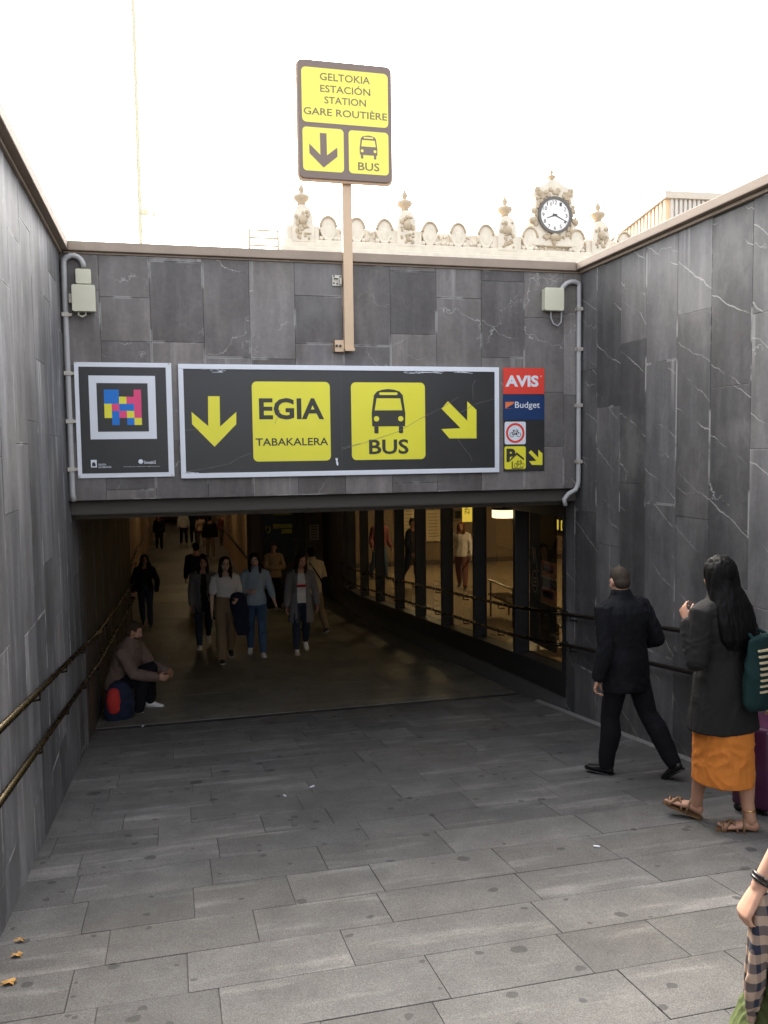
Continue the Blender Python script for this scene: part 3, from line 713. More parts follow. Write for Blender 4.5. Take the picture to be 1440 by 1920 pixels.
r = quadrect(c6, (204, 950), (229, 950), (229, 982), (204, 982)); e = flat('crest', rp(r), y, .001, M_white, t)
flat('crest_mark', [rel(r, a, b) for a, b in ((.2, .15), (.8, .15), (.8, .45), (.55, .75), (.2, .55))], y - .001, .001, M_black, e)
r = quadrect(c6, (236, 966), (268, 966), (268, 974), (236, 974)); letters('lettering', 'DONOSTIA', *r, y, M_white, t, .01)
r = quadrect(c6, (236, 977), (290, 977), (290, 984), (236, 984)); letters('lettering', 'SAN SEBASTIAN', *r, y, M_white, t, .01)
r = quadrect(c6, (404, 944), (424, 944), (424, 970), (404, 970)); flats('round_logo', [circ((r[0] + r[1]) / 2, (r[2] + r[3]) / 2, (r[1] - r[0]) / 2, 16)], y, .001, M_white, t)
r = quadrect(c6, (428, 954), (478, 954), (478, 966), (428, 966)); letters('lettering', 'DonostiaUZ', *r, y, M_white, t, .02)
r = quadrect(c6, (342, 976), (494, 976), (494, 980), (342, 980)); letters('lettering', 'donostia san sebastian mugikortasuna', *r, y, M_white, t)
m = MB()
for a, b in ((138, 540), (532, 546), (156, 1020), (547, 1014)): c = c6(a, b); m.prism(circ(c[0], c[1], .008, 10), YS - .016, YS - .012)
m.build('screw', M_galv, t)
# --- the long direction sign
t = thing('direction_sign', (1.64, YS, .28), 'long black sign with white frame pointing to EGIA TABAKALERA and BUS', 'sign')
R0 = quadrect(P2, (332, 682), (935, 690), (933, 889), (341, 893)); Ri = inset(R0, .045)
m = MB(); d = .030
m.prism([(R0[0], R0[2]), (R0[1], R0[2]), (R0[1], Ri[2]), (R0[0], Ri[2])], YS - d, YS); m.prism([(R0[0], Ri[3]), (R0[1], Ri[3]), (R0[1], R0[3]), (R0[0], R0[3])], YS - d, YS)
m.prism([(R0[0], Ri[2]), (Ri[0], Ri[2]), (Ri[0], Ri[3]), (R0[0], Ri[3])], YS - d, YS); m.prism([(Ri[1], Ri[2]), (R0[1], Ri[2]), (R0[1], Ri[3]), (Ri[1], Ri[3])], YS - d, YS)
m.build('frame', M_white, t, bevel=.003)
flat('panel', rp(Ri), YS, .02, M_black, t); y = YS - .020
flat('arrow', [c6(*p) for p in ((697, 682), (746, 682), (748, 810), (816, 748), (816, 800), (725, 895), (630, 800), (628, 748), (698, 808))], y, .0015, M_yellow, t)
r = quadrect(c6, (880, 621), (1208, 621), (1216, 955), (889, 955)); p = flat('plate', rrect(*r, .045), y, .0015, M_yellow, t); p['label'] = 'yellow plate reading EGIA TABAKALERA'
letters('lettering', 'EGIA', *quadrect(c6, (912, 690), (1184, 690), (1186, 780), (912, 780)), y - .0015, M_ink, p, .028)
letters('lettering', 'TABAKALERA', *quadrect(c6, (898, 859), (1203, 857), (1203, 888), (898, 891)), y - .0015, M_ink, p, .012)
r = quadrect(c7, (50, 684), (447, 684), (452, 1098), (54, 1100)); p = flat('plate', rrect(*r, .045), y, .0015, M_yellow, t); p['label'] = 'yellow plate with bus pictogram'
bus(y - .0015, quadrect(c7, (157, 719), (346, 719), (346, 958), (157, 958)), p, M_ink, M_yellow)
letters('lettering', 'BUS', *quadrect(c7, (147, 990), (360, 990), (360, 1070), (147, 1070)), y - .0015, M_ink, p, .022)
flat('arrow', [c7(*p_) for p_ in ((572, 785), (676, 890), (676, 785), (726, 832), (726, 985), (580, 985), (537, 935), (640, 930), (537, 825))], y, .0015, M_yellow, t)
# torn film, scratches and the joint in the panel
def scratch(m, pts, w): 
    for a, b in zip(pts, pts[1:]):
        d = Vector((b[0] - a[0], b[1] - a[1])); k = Vector((-d.y, d.x)).normalized() * w
        m.prism([(a[0] + k.x, a[1] + k.y), (b[0] + k.x * .5, b[1] + k.y * .5), (b[0] - k.x * .5, b[1] - k.y * .5), (a[0] - k.x, a[1] - k.y)], y - .0034, y - .003)
m = MB()
for L in (((600, 1000), (700, 985), (790, 965), (830, 940), (885, 920)), ((600, 825), (660, 822)), ((700, 1004), (830, 1000)), ((1260, 900), (1340, 880)), ((1000, 740), (978, 800))): scratch(m, [c6(*q) for q in L], .0022)
for L in (((0, 1045), (150, 1000), (300, 950), (420, 880), (540, 820), (630, 760)), ((720, 670), (705, 700), (708, 780)), ((625, 990), (660, 1040), (690, 1075), (703, 1110)), ((640, 845), (720, 800), (830, 770))): scratch(m, [c7(*q) for q in L], .0022)
m.build('scratch', plain('scratched_film', (.16, .155, .15), .7), t)
m = MB()
rn = random.Random(4)
for x0, x1, yy0 in ((600, 860, 560), (700, 790, 570), (600, 640, 1000)):
    for k in range(7):
        a = rn.uniform(x0, x1 - 40); scratch(m, [c6(a, yy0 + rn.uniform(0, 10)), c6(a + rn.uniform(25, 60), yy0 + rn.uniform(0, 12))], rn.uniform(.002, .006))
for k in range(14):
    a = rn.uniform(320, 640); scratch(m, [c7(a, 622 + rn.uniform(0, 10)), c7(a + rn.uniform(30, 80), 622 + rn.uniform(0, 14))], rn.uniform(.0015, .005))
q = c6(1240, 960); scratch(m, [(q[0] - .005, q[1] + .04), (q[0], q[1]), (q[0] + .006, q[1] - .03)], .012)
m.build('torn_film', M_white, t)
a = c6(1255, 580); b = c6(1262, 992)
MB().prism([(a[0] - .002, b[1]), (a[0] + .002, b[1]), (a[0] + .002, a[1]), (a[0] - .002, a[1])], y - .0008, y - .0002).build('panel_joint', plain('joint_line', (.06, .06, .06), .5), t)
# --- stack of small signs
def board(name, px, label, matl, th=.008):
    t = thing(name, (*[0, 0, 0],), label, 'sign'); r = quadrect(P2, *px); t.location = (r[0], YS, r[2]); 
    flat('panel', rp(r), YS, th, matl, t, bevel=.001); return t, r
t, r = board('rental_sign', ((943, 690), (1020, 690), (1020, 738), (943, 740)), 'red rental sign reading AVIS at the top of the small sign stack', M_red); y = YS - .008
letters('lettering', 'AVIS', *quadrect(c7, (884, 645), (1062, 645), (1064, 708), (884, 706)), y, M_white, t, .04)
c = c7(1076, 650); ring(c[0], c[1], .008, .005, y, .001, 14).build('trade_mark', M_white, t)
t, r = board('rental_sign', ((943, 741), (1020, 740), (1020, 786), (943, 789)), 'navy rental sign reading Budget under the red one', M_navy)
letters('lettering', 'Budget', *quadrect(c7, (936, 786), (1070, 788), (1070, 832), (936, 830)), y, M_white, t, .004)
flat('logo', [c7(*p_) for p_ in ((884, 788), (930, 788), (930, 824), (884, 824))], y, .0012, M_orange, t)
flat('logo_notch', [c7(*p_) for p_ in ((886, 822), (930, 796), (930, 824))], y - .0012, .0012, M_navy, t)
t, r = board('cycle_sign', ((943, 789), (1020, 787), (1020, 882), (945, 884)), 'black sign with a no cycling roundel above a covered bicycle parking plate', M_black)
rr = quadrect(c7, (880, 896), (994, 894), (994, 1016), (880, 1018)); p = flat('plate', rrect(*rr, .02), y, .0012, M_white, t); p['label'] = 'white plate with red no cycling roundel'
cx, cz = (rr[0] + rr[1]) / 2, (rr[2] + rr[3]) / 2; rad = (rr[1] - rr[0]) * .44
ring(cx, cz, rad, rad * .78, y - .0012, .0012).build('roundel', M_red, p)
def bike(r, y, parent, matl, full=True):
    q = lambda a, b: rel(r, a, b); w = (r[1] - r[0]); m = MB()
    rw = w * .2
    for cx_ in (.2, .8):
        c = q(cx_, .30); 
        for k in range(16):
            a0, a1 = 2 * math.pi * k / 16, 2 * math.pi * (k + 1) / 16
            m.prism([(c[0] + s * math.cos(a), c[1] + s * math.sin(a)) for s, a in ((rw * .8, a0), (rw, a0), (rw, a1), (rw * .8, a1))], y - .001, y)
    def ln(a, b, t_=.022):
        A, B = Vector(q(*a)), Vector(q(*b)); d = (B - A); k = Vector((-d.y, d.x)).normalized() * w * t_
        m.prism([(A.x + k.x, A.y + k.y), (B.x + k.x, B.y + k.y), (B.x - k.x, B.y - k.y), (A.x - k.x, A.y - k.y)], y - .001, y)
    ln((.2, .3), (.36, .72)); ln((.36, .72), (.7, .72)); ln((.2, .3), (.48, .3)); ln((.48, .3), (.7, .72)); ln((.48, .3), (.36, .72)); ln((.8, .3), (.68, .85)); ln((.68, .85), (.58, .92)); ln((.28, .8), (.44, .8), .03)
    if full: ln((.5, .38), (.68, .38), .06)
    return m.build('bicycle_pictogram', matl, parent)
bike((cx - rad * .62, cx + rad * .62, cz - rad * .42, cz + rad * .45), y - .0012, p, M_ink)
rr = quadrect(c7, (879, 1028), (994, 1027), (994, 1150), (879, 1151)); p = flat('plate', rrect(*rr, .02), y, .0012, M_yellow, t); p['label'] = 'yellow plate with P and bicycle under a roof'
letters('lettering', 'P', *quadrect(c7, (890, 1040), (938, 1040), (938, 1112), (890, 1112)), y - .0012, M_ink, p, .05)
A = [c7(*q) for q in ((910, 1098), (945, 1060), (984, 1092), (984, 1104), (945, 1074), (910, 1108))]
flats('roof_mark', [A[:2] + [A[4], A[5]], [A[1], A[2], A[3], A[4]]], y - .0012, .001, M_ink, p)
bike(quadrect(c7, (930, 1098), (986, 1098), (986, 1142), (930, 1142)), y - .0012, p, M_ink, False)
flats('rack_mark', [[c7(*q) for q in ((918, 1110), (924, 1110), (924, 1144), (918, 1144))], [c7(*q) for q in ((918, 1144), (982, 1142), (982, 1147), (918, 1149))]], y - .0012, .001, M_ink, p)
flat('arrow', [c7(*q) for q in ((1022, 1048), (1062, 1088), (1062, 1046), (1084, 1066), (1084, 1128), (1028, 1128), (1012, 1108), (1052, 1106), (1010, 1062))], y, .0012, M_yellow, t)
# ------------------------------------------------------------------ tall sign on its pole above the wall
YP = 7.99
def c4(x, y): return P2(520 + x / 5.538, 90 + y / 5.538, YP)
t = thing('bus_station_sign', (1.69, YP, .95), 'tall pole sign reading GELTOKIA ESTACIÓN STATION GARE ROUTIÈRE above the wall', 'sign')
R0 = quadrect(c4, (210, 112), (1178, 192), (1192, 1395), (226, 1345))
flat('panel', rrect(*R0, .05), YP + .022, .022, M_glare_dark, t, bevel=.003)
m = MB(); m.prism(rrect(R0[0] - .012, R0[1] + .012, R0[2] - .022, R0[3] + .008, .055), YP + .023, YP + .062); m.build('tray', M_pole, t, bevel=.006)
r = quadrect(c4, (246, 190), (1146, 272), (1150, 828), (258, 766)); p = flat('plate', rrect(*r, .04), YP, .0015, M_glare_yel, t); p['label'] = 'pale yellow plate with four lines of lettering'
for s, q in (('GELTOKIA', ((440, 258), (962, 300), (962, 378), (440, 335))), ('ESTACIÓN', ((444, 362), (964, 408), (964, 498), (444, 458))), ('STATION', ((488, 505), (920, 535), (920, 608), (488, 580))), ('GARE ROUTIÈRE', ((272, 600), (1138, 655), (1138, 752), (272, 690)))):
    letters('lettering', s, *quadrect(c4, *q), YP - .0015, M_glare_ink, p, .012)
r = quadrect(c4, (258, 815), (688, 845), (692, 1292), (270, 1272)); p = flat('plate', rrect(*r, .035), YP, .0015, M_glare_yel, t); p['label'] = 'pale yellow plate with down arrow'
xs = (r[0] + r[1]) / 2; w = (r[1] - r[0]); h = r[3] - r[2]
f = lambda a, b: (r[0] + w * a, r[2] + h * b)
flat('arrow', [f(*q) for q in ((.42, .88), (.58, .88), (.585, .375), (.84, .57), (.84, .36), (.5, .09), (.16, .40), (.155, .62), (.425, .375))], YP - .0015, .0015, M_glare_dark, p)
r = quadrect(c4, (738, 852), (1152, 884), (1158, 1325), (746, 1300)); p = flat('plate', rrect(*r, .035), YP, .0015, M_glare_yel, t); p['label'] = 'pale yellow plate with bus pictogram'
bus(YP - .0015, quadrect(c4, (850, 905), (1042, 915), (1042, 1162), (850, 1145)), p, M_glare_dark, M_glare_yel)
letters('lettering', 'BUS', *quadrect(c4, (838, 1185), (1060, 1200), (1060, 1282), (838, 1270)), YP - .0015, M_glare_ink, p, .012)
a = onY(655, 655, YP + .1); b = onY(648, 345, YP + .1); xm = (a.x + b.x) / 2
MB().box(xm - .045, xm + .045, YP + .064, YP + .134, a.z, R0[3] - .1).build('pole', M_pole, t, bevel=.006)
zb = onY(640, 650, YF).z
m = MB(); m.box(xm - .15, xm - .047, YP + .085, YP + .10, zb - .055, zb + .055); m.box(xm - .15, xm - .135, YP + .085, YF - .012, zb - .055, zb + .055); m.box(xm - .046, xm + .05, YP + .05, YP + .063, zb - .05, zb - .02); m.build('bracket', M_pole, t, bevel=.003)
m = MB()
for dx in (-.12, -.085): m.tube([(xm + dx, YP + .072, zb + .0), (xm + dx, YP + .086, zb + .0)], .012, 8)
m.build('bolt', M_dark, t)
q = onY(632, 526, YF - .02)
t = thing('spare_bracket', (q.x, YF - .02, q.z), 'small pale steel bracket left empty on the wall beside the sign pole', 'bracket')
m = MB(); m.box(q.x - .045, q.x + .045, YF - .02, YF - .008, q.z - .05, q.z + .05); m.box(q.x - .03, q.x + .01, YF - .06, YF - .0205, q.z + .015, q.z + .03); m.box(q.x + .02, q.x + .032, YF - .07, YF - .0205, q.z - .04, q.z + .01); m.build('plate', M_galv, t, bevel=.002)
m = MB()
for dx, dz in ((-.03, -.025), (.0, -.03), (-.03, .04), (.03, .035)): m.tube([(q.x + dx, YF - .024, q.z + dz), (q.x + dx, YF - .0202, q.z + dz)], .008, 8)
m.build('bolt_hole', M_dark, t)
# ------------------------------------------------------------------ junction boxes and conduits
def conduit(label, pts_px, Y, r=.026, clips=()):
    t = thing('conduit', onY(*pts_px[0], Y), label, 'conduit')
    fit = lambda q: Vector((min(max(q.x, XL + .045), XR - .05), q.y, q.z))
    MB().tube([fit(onY(a, b, Y)) for a, b in pts_px], r, 10, up=(0, 1, 0)).build('pipe', M_pipe, t, smooth=True)
    for a, b in clips:
        q = fit(onY(a, b, Y)); m = MB(); m.box(q.x - r * 1.25, q.x + r * 1.25, Y - r * 1.2, YF - .005, q.z - .018, q.z + .018); m.box(q.x + r, q.x + r * 2.2, Y - .01, YF - .006, q.z - .012, q.z + .012); m.build('clip', M_galv, t)
def arc(cx, cy, rx, ry, a0, a1, n): return [(cx + rx * math.cos(R(a0 + (a1 - a0) * k / n)), cy - ry * math.sin(R(a0 + (a1 - a0) * k / n))) for k in range(n + 1)]
YC = YF - .04
conduit('pale grey conduit hooking up to the cream boxes in the left corner', arc(136, 502, 21, 23, 0, 180, 9) + [(117, 560), (120, 660), (126, 780), (131, 870), (134, 928), (139, 940)], YC, .024, ((118, 590), (122, 700), (126, 790), (131, 880)))
conduit('pale grey conduit bending over from the cream box in the right corner', arc(1074, 556, 24, 28, 180, 0, 9) + [(1098, 640), (1096, 760), (1094, 880), (1090, 903), (1080, 918), (1066, 926), (1058, 936), (1060, 948)], YC, .024, ((1098, 580), (1097, 655), (1095, 760), (1093, 865)))
def jbox(name, px, label, dep):
    r = quadrect(P2, *px); t = thing(name, (r[0], YF, r[2]), label, 'junction box')
    MB().prism(rrect(*r, .012, 3), YF - dep + .012, YF - .008).build('housing', M_box, t, bevel=.004)
    MB().prism(rrect(*inset(r, -.004), .014, 3), YF - dep, YF - dep + .011).build('lid', M_box, t, bevel=.004)
    return t, r
t, r = jbox('junction_box', ((144, 508), (171, 508), (171, 534), (144, 534)), 'small cream box at the end of the hooked conduit in the left corner', .09)
t, r = jbox('junction_box', ((137, 538), (179, 538), (180, 586), (138, 586)), 'large cream box fixed below a smaller one in the left corner', .11)
m = MB(); m.box(r[0] - .035, r[0] - .006, YF - .06, YF - .01, r[3] - .15, r[3] - .07); m.build('hinge', M_galv, t, bevel=.003)
xm_ = (r[0] + r[1]) / 2 - .02; MB().tube([(xm_ - .03, YF - .07, r[2] + .002), (xm_ - .03, YF - .07, r[2] - .03), (xm_, YF - .07, r[2] - .045), (xm_ + .03, YF - .07, r[2] - .03), (xm_ + .03, YF - .07, r[2] + .002)], .007, 8, up=(0, 1, 0)).build('hasp', M_box, t)
t, r = jbox('junction_box', ((1016, 543), (1050, 543), (1050, 584), (1016, 584)), 'single cream box on the wall near the right corner', .10)
MB().tube([onY(a, b, YF - .045) for a, b in ((1033, 584), (1033, 596), (1038, 607), (1046, 611), (1052, 604), (1053, 585), (1052, 560))], .007, 8, up=(0, 1, 0)).build('loose_cable', M_pipe, t)
# ------------------------------------------------------------------ station parapet beyond
YD = 32.0
def D(px, py, Y=YD): q = onY(px, py, Y); return q.x, q.z
zb = D(760, 475)[1] + .05; zc = D(760, 458)[1]
sb = thing('station_building', (13, YD + 3, GZ), 'cream station front with carved parapet, urn finials and a clock', 'building')
X0, X1 = D(538, 460)[0], 24.0
MB().box(X0, X1, YD + .25, YD + 9, GZ, zb - .05).build('facade', M_stone, sb)
m = MB(); m.box(X0 - .25, X1, YD - .25, YD + .8, zb - .35, zb); m.box(X0 - .12, X1, YD - .1, YD + .7, zb + .002, zc); m.build('cornice', M_stone, sb, bevel=.04)
MB().box(X0 + .1, X1, YD + .18, YD + .42, zc + .002, zc + .52).build('balustrade', M_stone, sb)
m = MB(); rn = random.Random(3)
x = X0 + .1
while x < X1:           # carved relief between the shields
    z = zc + rn.uniform(.08, .45); m.ell((x, YD + .17, z), (rn.uniform(.05, .11), .07, rn.uniform(.06, .13)), 8, 6); x += rn.uniform(.05, .11)
m.build('carving', M_stone, sb, smooth=True)
def shield(px):
    x = D(px, 440)[0]; w, h = .31, .90
    m = MB(); pts = [(x + w * math.cos(a) * (1 if math.sin(a) > -.2 else 1.0 + .25 * math.sin(a)), zc + .40 + h * .5 * math.sin(a)) for a in [2 * math.pi * k / 24 for k in range(24)]]
    m.prism(pts, YD - .02, YD + .38); o = m.build('shield', M_stone, sb, bevel=.03)
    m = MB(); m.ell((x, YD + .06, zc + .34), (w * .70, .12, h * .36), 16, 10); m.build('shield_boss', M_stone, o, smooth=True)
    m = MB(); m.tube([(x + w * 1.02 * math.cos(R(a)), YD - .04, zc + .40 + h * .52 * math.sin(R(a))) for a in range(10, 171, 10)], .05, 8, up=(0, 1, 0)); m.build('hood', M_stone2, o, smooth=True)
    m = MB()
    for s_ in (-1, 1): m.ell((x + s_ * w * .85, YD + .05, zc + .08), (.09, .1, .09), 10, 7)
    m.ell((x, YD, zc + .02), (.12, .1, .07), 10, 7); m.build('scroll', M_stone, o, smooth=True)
for px in (615.7, 669, 721, 806, 859, 911, 993.5, 1082, 1170, 1215): shield(px)
def pinnacle(px):
    x = D(px, 440)[0]; z0 = zc - .1; m = MB()
    w = .40
    pts = [(x - w, z0), (x + w, z0), (x + w, z0 + .55), (x + w * .95, z0 + .75), (x + w * .85, z0 + 1.0), (x + w * .62, z0 + 1.22), (x + w * .3, z0 + 1.33), (x - w * .3, z0 + 1.33), (x - w * .62, z0 + 1.22), (x - w * .85, z0 + 1.0), (x - w * .95, z0 + .75), (x - w, z0 + .55)]
    m.prism(pts, YD - .12, YD + .55); m.box(x - w * 1.5, x + w * 1.5, YD - .02, YD + .45, z0, z0 + .62)
    o = m.build('pinnacle', M_stone, sb, bevel=.03)
    m = MB(); rn = random.Random(int(px))
    for k in range(26): m.ell((x + rn.uniform(-.26, .26), YD - .13, z0 + rn.uniform(.12, 1.1)), (rn.uniform(.04, .09), .05, rn.uniform(.04, .1)), 8, 6)
    m.ell((x, YD - .14, z0 + .78), (.16, .12, .18), 12, 8)
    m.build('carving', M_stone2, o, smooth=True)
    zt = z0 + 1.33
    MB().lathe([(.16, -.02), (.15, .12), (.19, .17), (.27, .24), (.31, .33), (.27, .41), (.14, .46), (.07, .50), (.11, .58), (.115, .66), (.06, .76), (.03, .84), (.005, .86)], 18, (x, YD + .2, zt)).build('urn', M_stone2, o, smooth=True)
for px in (568, 762, 950, 1125): pinnacle(px)
# clock gable
cx, cz = D(1038, 405); 
zg = D(1038, 340)[1]
def gp_(dx, px_y): return (cx + dx, D(1038, px_y)[1])
m = MB()
m.prism([gp_(-.95, 462), gp_(.95, 462), gp_(.95, 425), gp_(1.05, 420), gp_(1.05, 410), gp_(.82, 408), gp_(.80, 372), gp_(.88, 368), gp_(.80, 355), gp_(.62, 351), gp_(.35, 345), gp_(.2, 338), gp_(-.2, 338), gp_(-.35, 345), gp_(-.62, 351), gp_(-.80, 355), gp_(-.88, 368), gp_(-.80, 372), gp_(-.82, 408), gp_(-1.05, 410), gp_(-1.05, 420), gp_(-.95, 425)], YD - .05, YD + .55)
gb = m.build('clock_gable', M_stone, sb, bevel=.05)
m = MB(); rn = random.Random(12)
for k in range(70):
    a = rn.uniform(0, 2 * math.pi); rr_ = rn.uniform(.70, .92)
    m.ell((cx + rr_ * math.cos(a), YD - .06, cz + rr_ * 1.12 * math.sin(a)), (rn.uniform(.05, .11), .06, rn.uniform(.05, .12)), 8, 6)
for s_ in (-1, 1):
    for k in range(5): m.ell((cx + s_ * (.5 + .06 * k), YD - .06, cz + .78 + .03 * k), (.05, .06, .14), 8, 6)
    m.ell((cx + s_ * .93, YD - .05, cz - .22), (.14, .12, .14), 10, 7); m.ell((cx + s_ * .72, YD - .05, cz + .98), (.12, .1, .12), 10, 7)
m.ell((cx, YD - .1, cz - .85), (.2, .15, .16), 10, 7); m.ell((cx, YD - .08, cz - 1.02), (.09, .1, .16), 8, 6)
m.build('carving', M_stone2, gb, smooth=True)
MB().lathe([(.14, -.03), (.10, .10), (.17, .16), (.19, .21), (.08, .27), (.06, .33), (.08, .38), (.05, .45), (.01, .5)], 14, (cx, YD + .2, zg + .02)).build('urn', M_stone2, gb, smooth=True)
RC = D(1038, 372)[1] - cz
ck = MB().prism(circ(cx, cz, RC * .985, 40), YD - .12, YD - .055).build('clock', plain('clock_dial', (.80, .78, .74), .4, var=.03), sb)
ring(cx, cz, RC * 1.06, RC * .90, YD - .10, .07, 40).build('rim', plain('clock_rim', (.10, .085, .07), .45), ck, bevel=.0)
ink = plain('clock_ink', (.06, .055, .05), .5)
for h in range(1, 13):
    a = R(90 - 30 * h); s_ = .062; ww = s_ * (1.5 if h >= 10 else .8)
    x, z = cx + RC * .72 * math.cos(a), cz + RC * .72 * math.sin(a)
    letters('numeral', str(h), x - ww, x + ww, z - s_ * 1.2, z + s_ * 1.2, YD - .121, ink, ck, .01, th=.004)
def hand(ang, L, w):
    d = Vector((math.cos(ang), math.sin(ang))); k = Vector((-d.y, d.x)) * w
    return [(cx - d.x * .1 + k.x, cz - d.y * .1 + k.y), (cx + d.x * L + k.x * .4, cz + d.y * L + k.y * .4), (cx + d.x * L - k.x * .4, cz + d.y * L - k.y * .4), (cx - d.x * .1 - k.x, cz - d.y * .1 - k.y)]
flats('clock_hand', [hand(R(200), RC * .55, .035)], YD - .124, .006, ink, ck); flats('clock_hand', [hand(R(-25), RC * .86, .028)], YD - .132, .006, ink, ck)
flats('hub', [circ(cx, cz, .05, 12)], YD - .139, .006, ink, ck)
# metal clad building behind the right wall
q0 = ray(1256, 365); A = q0 * (16.0 / q0.z); q1 = ray(1150, 448); B = q1 * (16.0 / q1.z); q2 = ray(1500, 377); Cc = q2 * (16.0 / q2.z)
hb = thing('clad_building', (A.x + 3, A.y + 5, GZ), 'plain metal clad block with ribbed walls behind the right wall', 'building')
B2 = A + (B - A) * 1.4; back = B2 + (Cc - A)
m = MB(); 
def ribs(m, P, Q, n, dep, nv):
    d = (Q - P) / n
    for k in range(n):
        a = P + d * k; b = P + d * (k + .55)
        m.hexa([(a.x, a.y, GZ), (b.x, b.y, GZ), (b.x + nv.x, b.y + nv.y, GZ), (a.x + nv.x, a.y + nv.y, GZ), (a.x, a.y, 15.7), (b.x, b.y, 15.7), (b.x + nv.x, b.y + nv.y, 15.7), (a.x + nv.x, a.y + nv.y, 15.7)])
def wallbox(m, P, Q, th, z1):
    d = (Q - P); nvec = Vector((d.y, -d.x, 0)).normalized() * th
    m.hexa([(P.x, P.y, GZ), (Q.x, Q.y, GZ), (Q.x + nvec.x, Q.y + nvec.y, GZ), (P.x + nvec.x, P.y + nvec.y, GZ), (P.x, P.y, z1), (Q.x, Q.y, z1), (Q.x + nvec.x, Q.y + nvec.y, z1), (P.x + nvec.x, P.y + nvec.y, z1)])
m = MB(); m.hexa([(A.x, A.y, GZ), (Cc.x, Cc.y, GZ), (back.x, back.y, GZ), (B2.x, B2.y, GZ), (A.x, A.y, 15.7), (Cc.x, Cc.y, 15.7), (back.x, back.y, 15.7), (B2.x, B2.y, 15.7)]); m.build('wall', M_clad2, hb)
dl = (B2 - A).normalized(); nl = Vector((-dl.y, dl.x, 0)); nl = nl if nl.dot(A) < 0 else -nl
m = MB(); ribs(m, A, B2, 24, .3, nl * .3); m.build('ribbed_cladding', M_clad, hb)
dr = (Cc - A).normalized(); nr = Vector((-dr.y, dr.x, 0)); nr = nr if nr.dot(A) < 0 else -nr
m = MB(); ribs(m, A, Cc, 30, .15, nr * .15); m.build('ribbed_cladding', M_clad2, hb)
e1, e2, e3, e4 = A + nl * .5 + nr * .4, Cc + nr * .4, back, B2 + nl * .5
m = MB(); m.hexa([(p.x, p.y, 15.72) for p in (e1, e2, e3, e4)] + [(p.x, p.y, 16.15) for p in (e1, e2, e3, e4)]); m.build('roof', plain('roof_edge', (.5, .44, .36), .6), hb)
# thin lattice mast
t = thing('radio_mast', (-1.93, 80, GZ), 'very tall thin pale lattice mast standing far off in the bright sky', 'mast')
Mm = plain('pale_steel', (.60, .56, .40), .6); Mf = plain('tan_steel', (.50, .40, .27), .6); m = MB()
xm_, ym = onY(264, 440, 80).x, 80
for k in range(3):
    a = R(90 + 120 * k); m.tube([(xm_ + .17 * math.cos(a), ym + .17 * math.sin(a), GZ), (xm_ + .14 * math.cos(a), ym + .14 * math.sin(a), 62)], .045, 5)
m.tube([(xm_, ym, GZ), (xm_, ym, 62)], .13, 8)
z = GZ
while z < 61:
    for k in range(3):
        a, b = R(90 + 120 * k), R(210 + 120 * k); m.tube([(xm_ + .16 * math.cos(a), ym + .16 * math.sin(a), z), (xm_ + .16 * math.cos(b), ym + .16 * math.sin(b), z + .5)], .018, 4)
    z += .5
m.build('lattice', Mm, t)
q = onY(283, 402, 80); m = MB(); m.tube([(xm_, ym - .1, q.z + .1), (q.x, ym - .1, q.z), (q.x + .6, ym - .1, q.z)], .06, 6); m.ell((xm_ + .4, ym - .2, q.z + .1), (.35, .12, .35), 12, 8); m.ell((q.x + .25, ym - .1, q.z), (.18, .1, .3), 10, 6); m.build('antenna', Mm, t)
# small frame standing behind the coping on the left
a, b = onY(467, 430, 20), onY(521, 432, 20)
t = thing('steel_frame', ((a.x + b.x) / 2, 20, GZ), 'pale steel rail frame rising behind the wall left of the station parapet', 'frame'); m = MB()
for x in (a.x, b.x): m.tube([(x, 20, GZ), (x, 20, a.z)], .03, 6)
m.build('post', Mf, t)
for dz in (0, -.17, -.34, -.8, -1.6, -2.4): MB().tube([(a.x, 20, a.z + dz - .01), (b.x, 20, a.z + dz - .01)], .026, 6).build('crossbar', Mf, t)
# ------------------------------------------------------------------ litter
M_leaf = plain('dry_leaf', (.50, .27, .07), .7, var=.3, scale=40)
for i, (px, py, s, rz, lab) in enumerate(((19, 1846, .042, .5, 'largest dry yellow leaf at the left edge of the pavement'), (33, 1794, .033, 2.1, 'curled brown leaf just above the largest yellow one'), (35, 1767, .028, 4.0, 'small brown leaf farthest up the ramp by the left wall'))):
    q = onfloor(px, py); m = MB(); o = Vector((q.x, q.y, q.z + .006))
    n = 12; ctr = len(m.v); m.v.append(tuple(o + nn * .010))
    for k in range(n):
        a = 2 * math.pi * k / n; rr_ = s * (1.0 if k % 2 else .62) * (1.35 if k in (3,) else 1) * random.uniform(.85, 1.1)
        x, y_ = rr_ * math.cos(a + rz), rr_ * math.sin(a + rz) * .75
        m.v.append((o.x + x, o.y + y_, fz(o.y + y_) + .008 + .012 * abs(math.sin(2 * a))))
    for k in range(n): m.f.append((ctr, ctr + 1 + k, ctr + 1 + (k + 1) % n))
    e = Vector((math.cos(rz), math.sin(rz) * .75, 0)) * s; m.tube([o + nn * .009, (o.x - e.x * 1.5, o.y - e.y * 1.5, fz(o.y - e.y * 1.5) + .007)], .0016, 5)
    tag(m.build('fallen_leaf', M_leaf), lab, 'leaf', 'fallen leaves on the pavement')
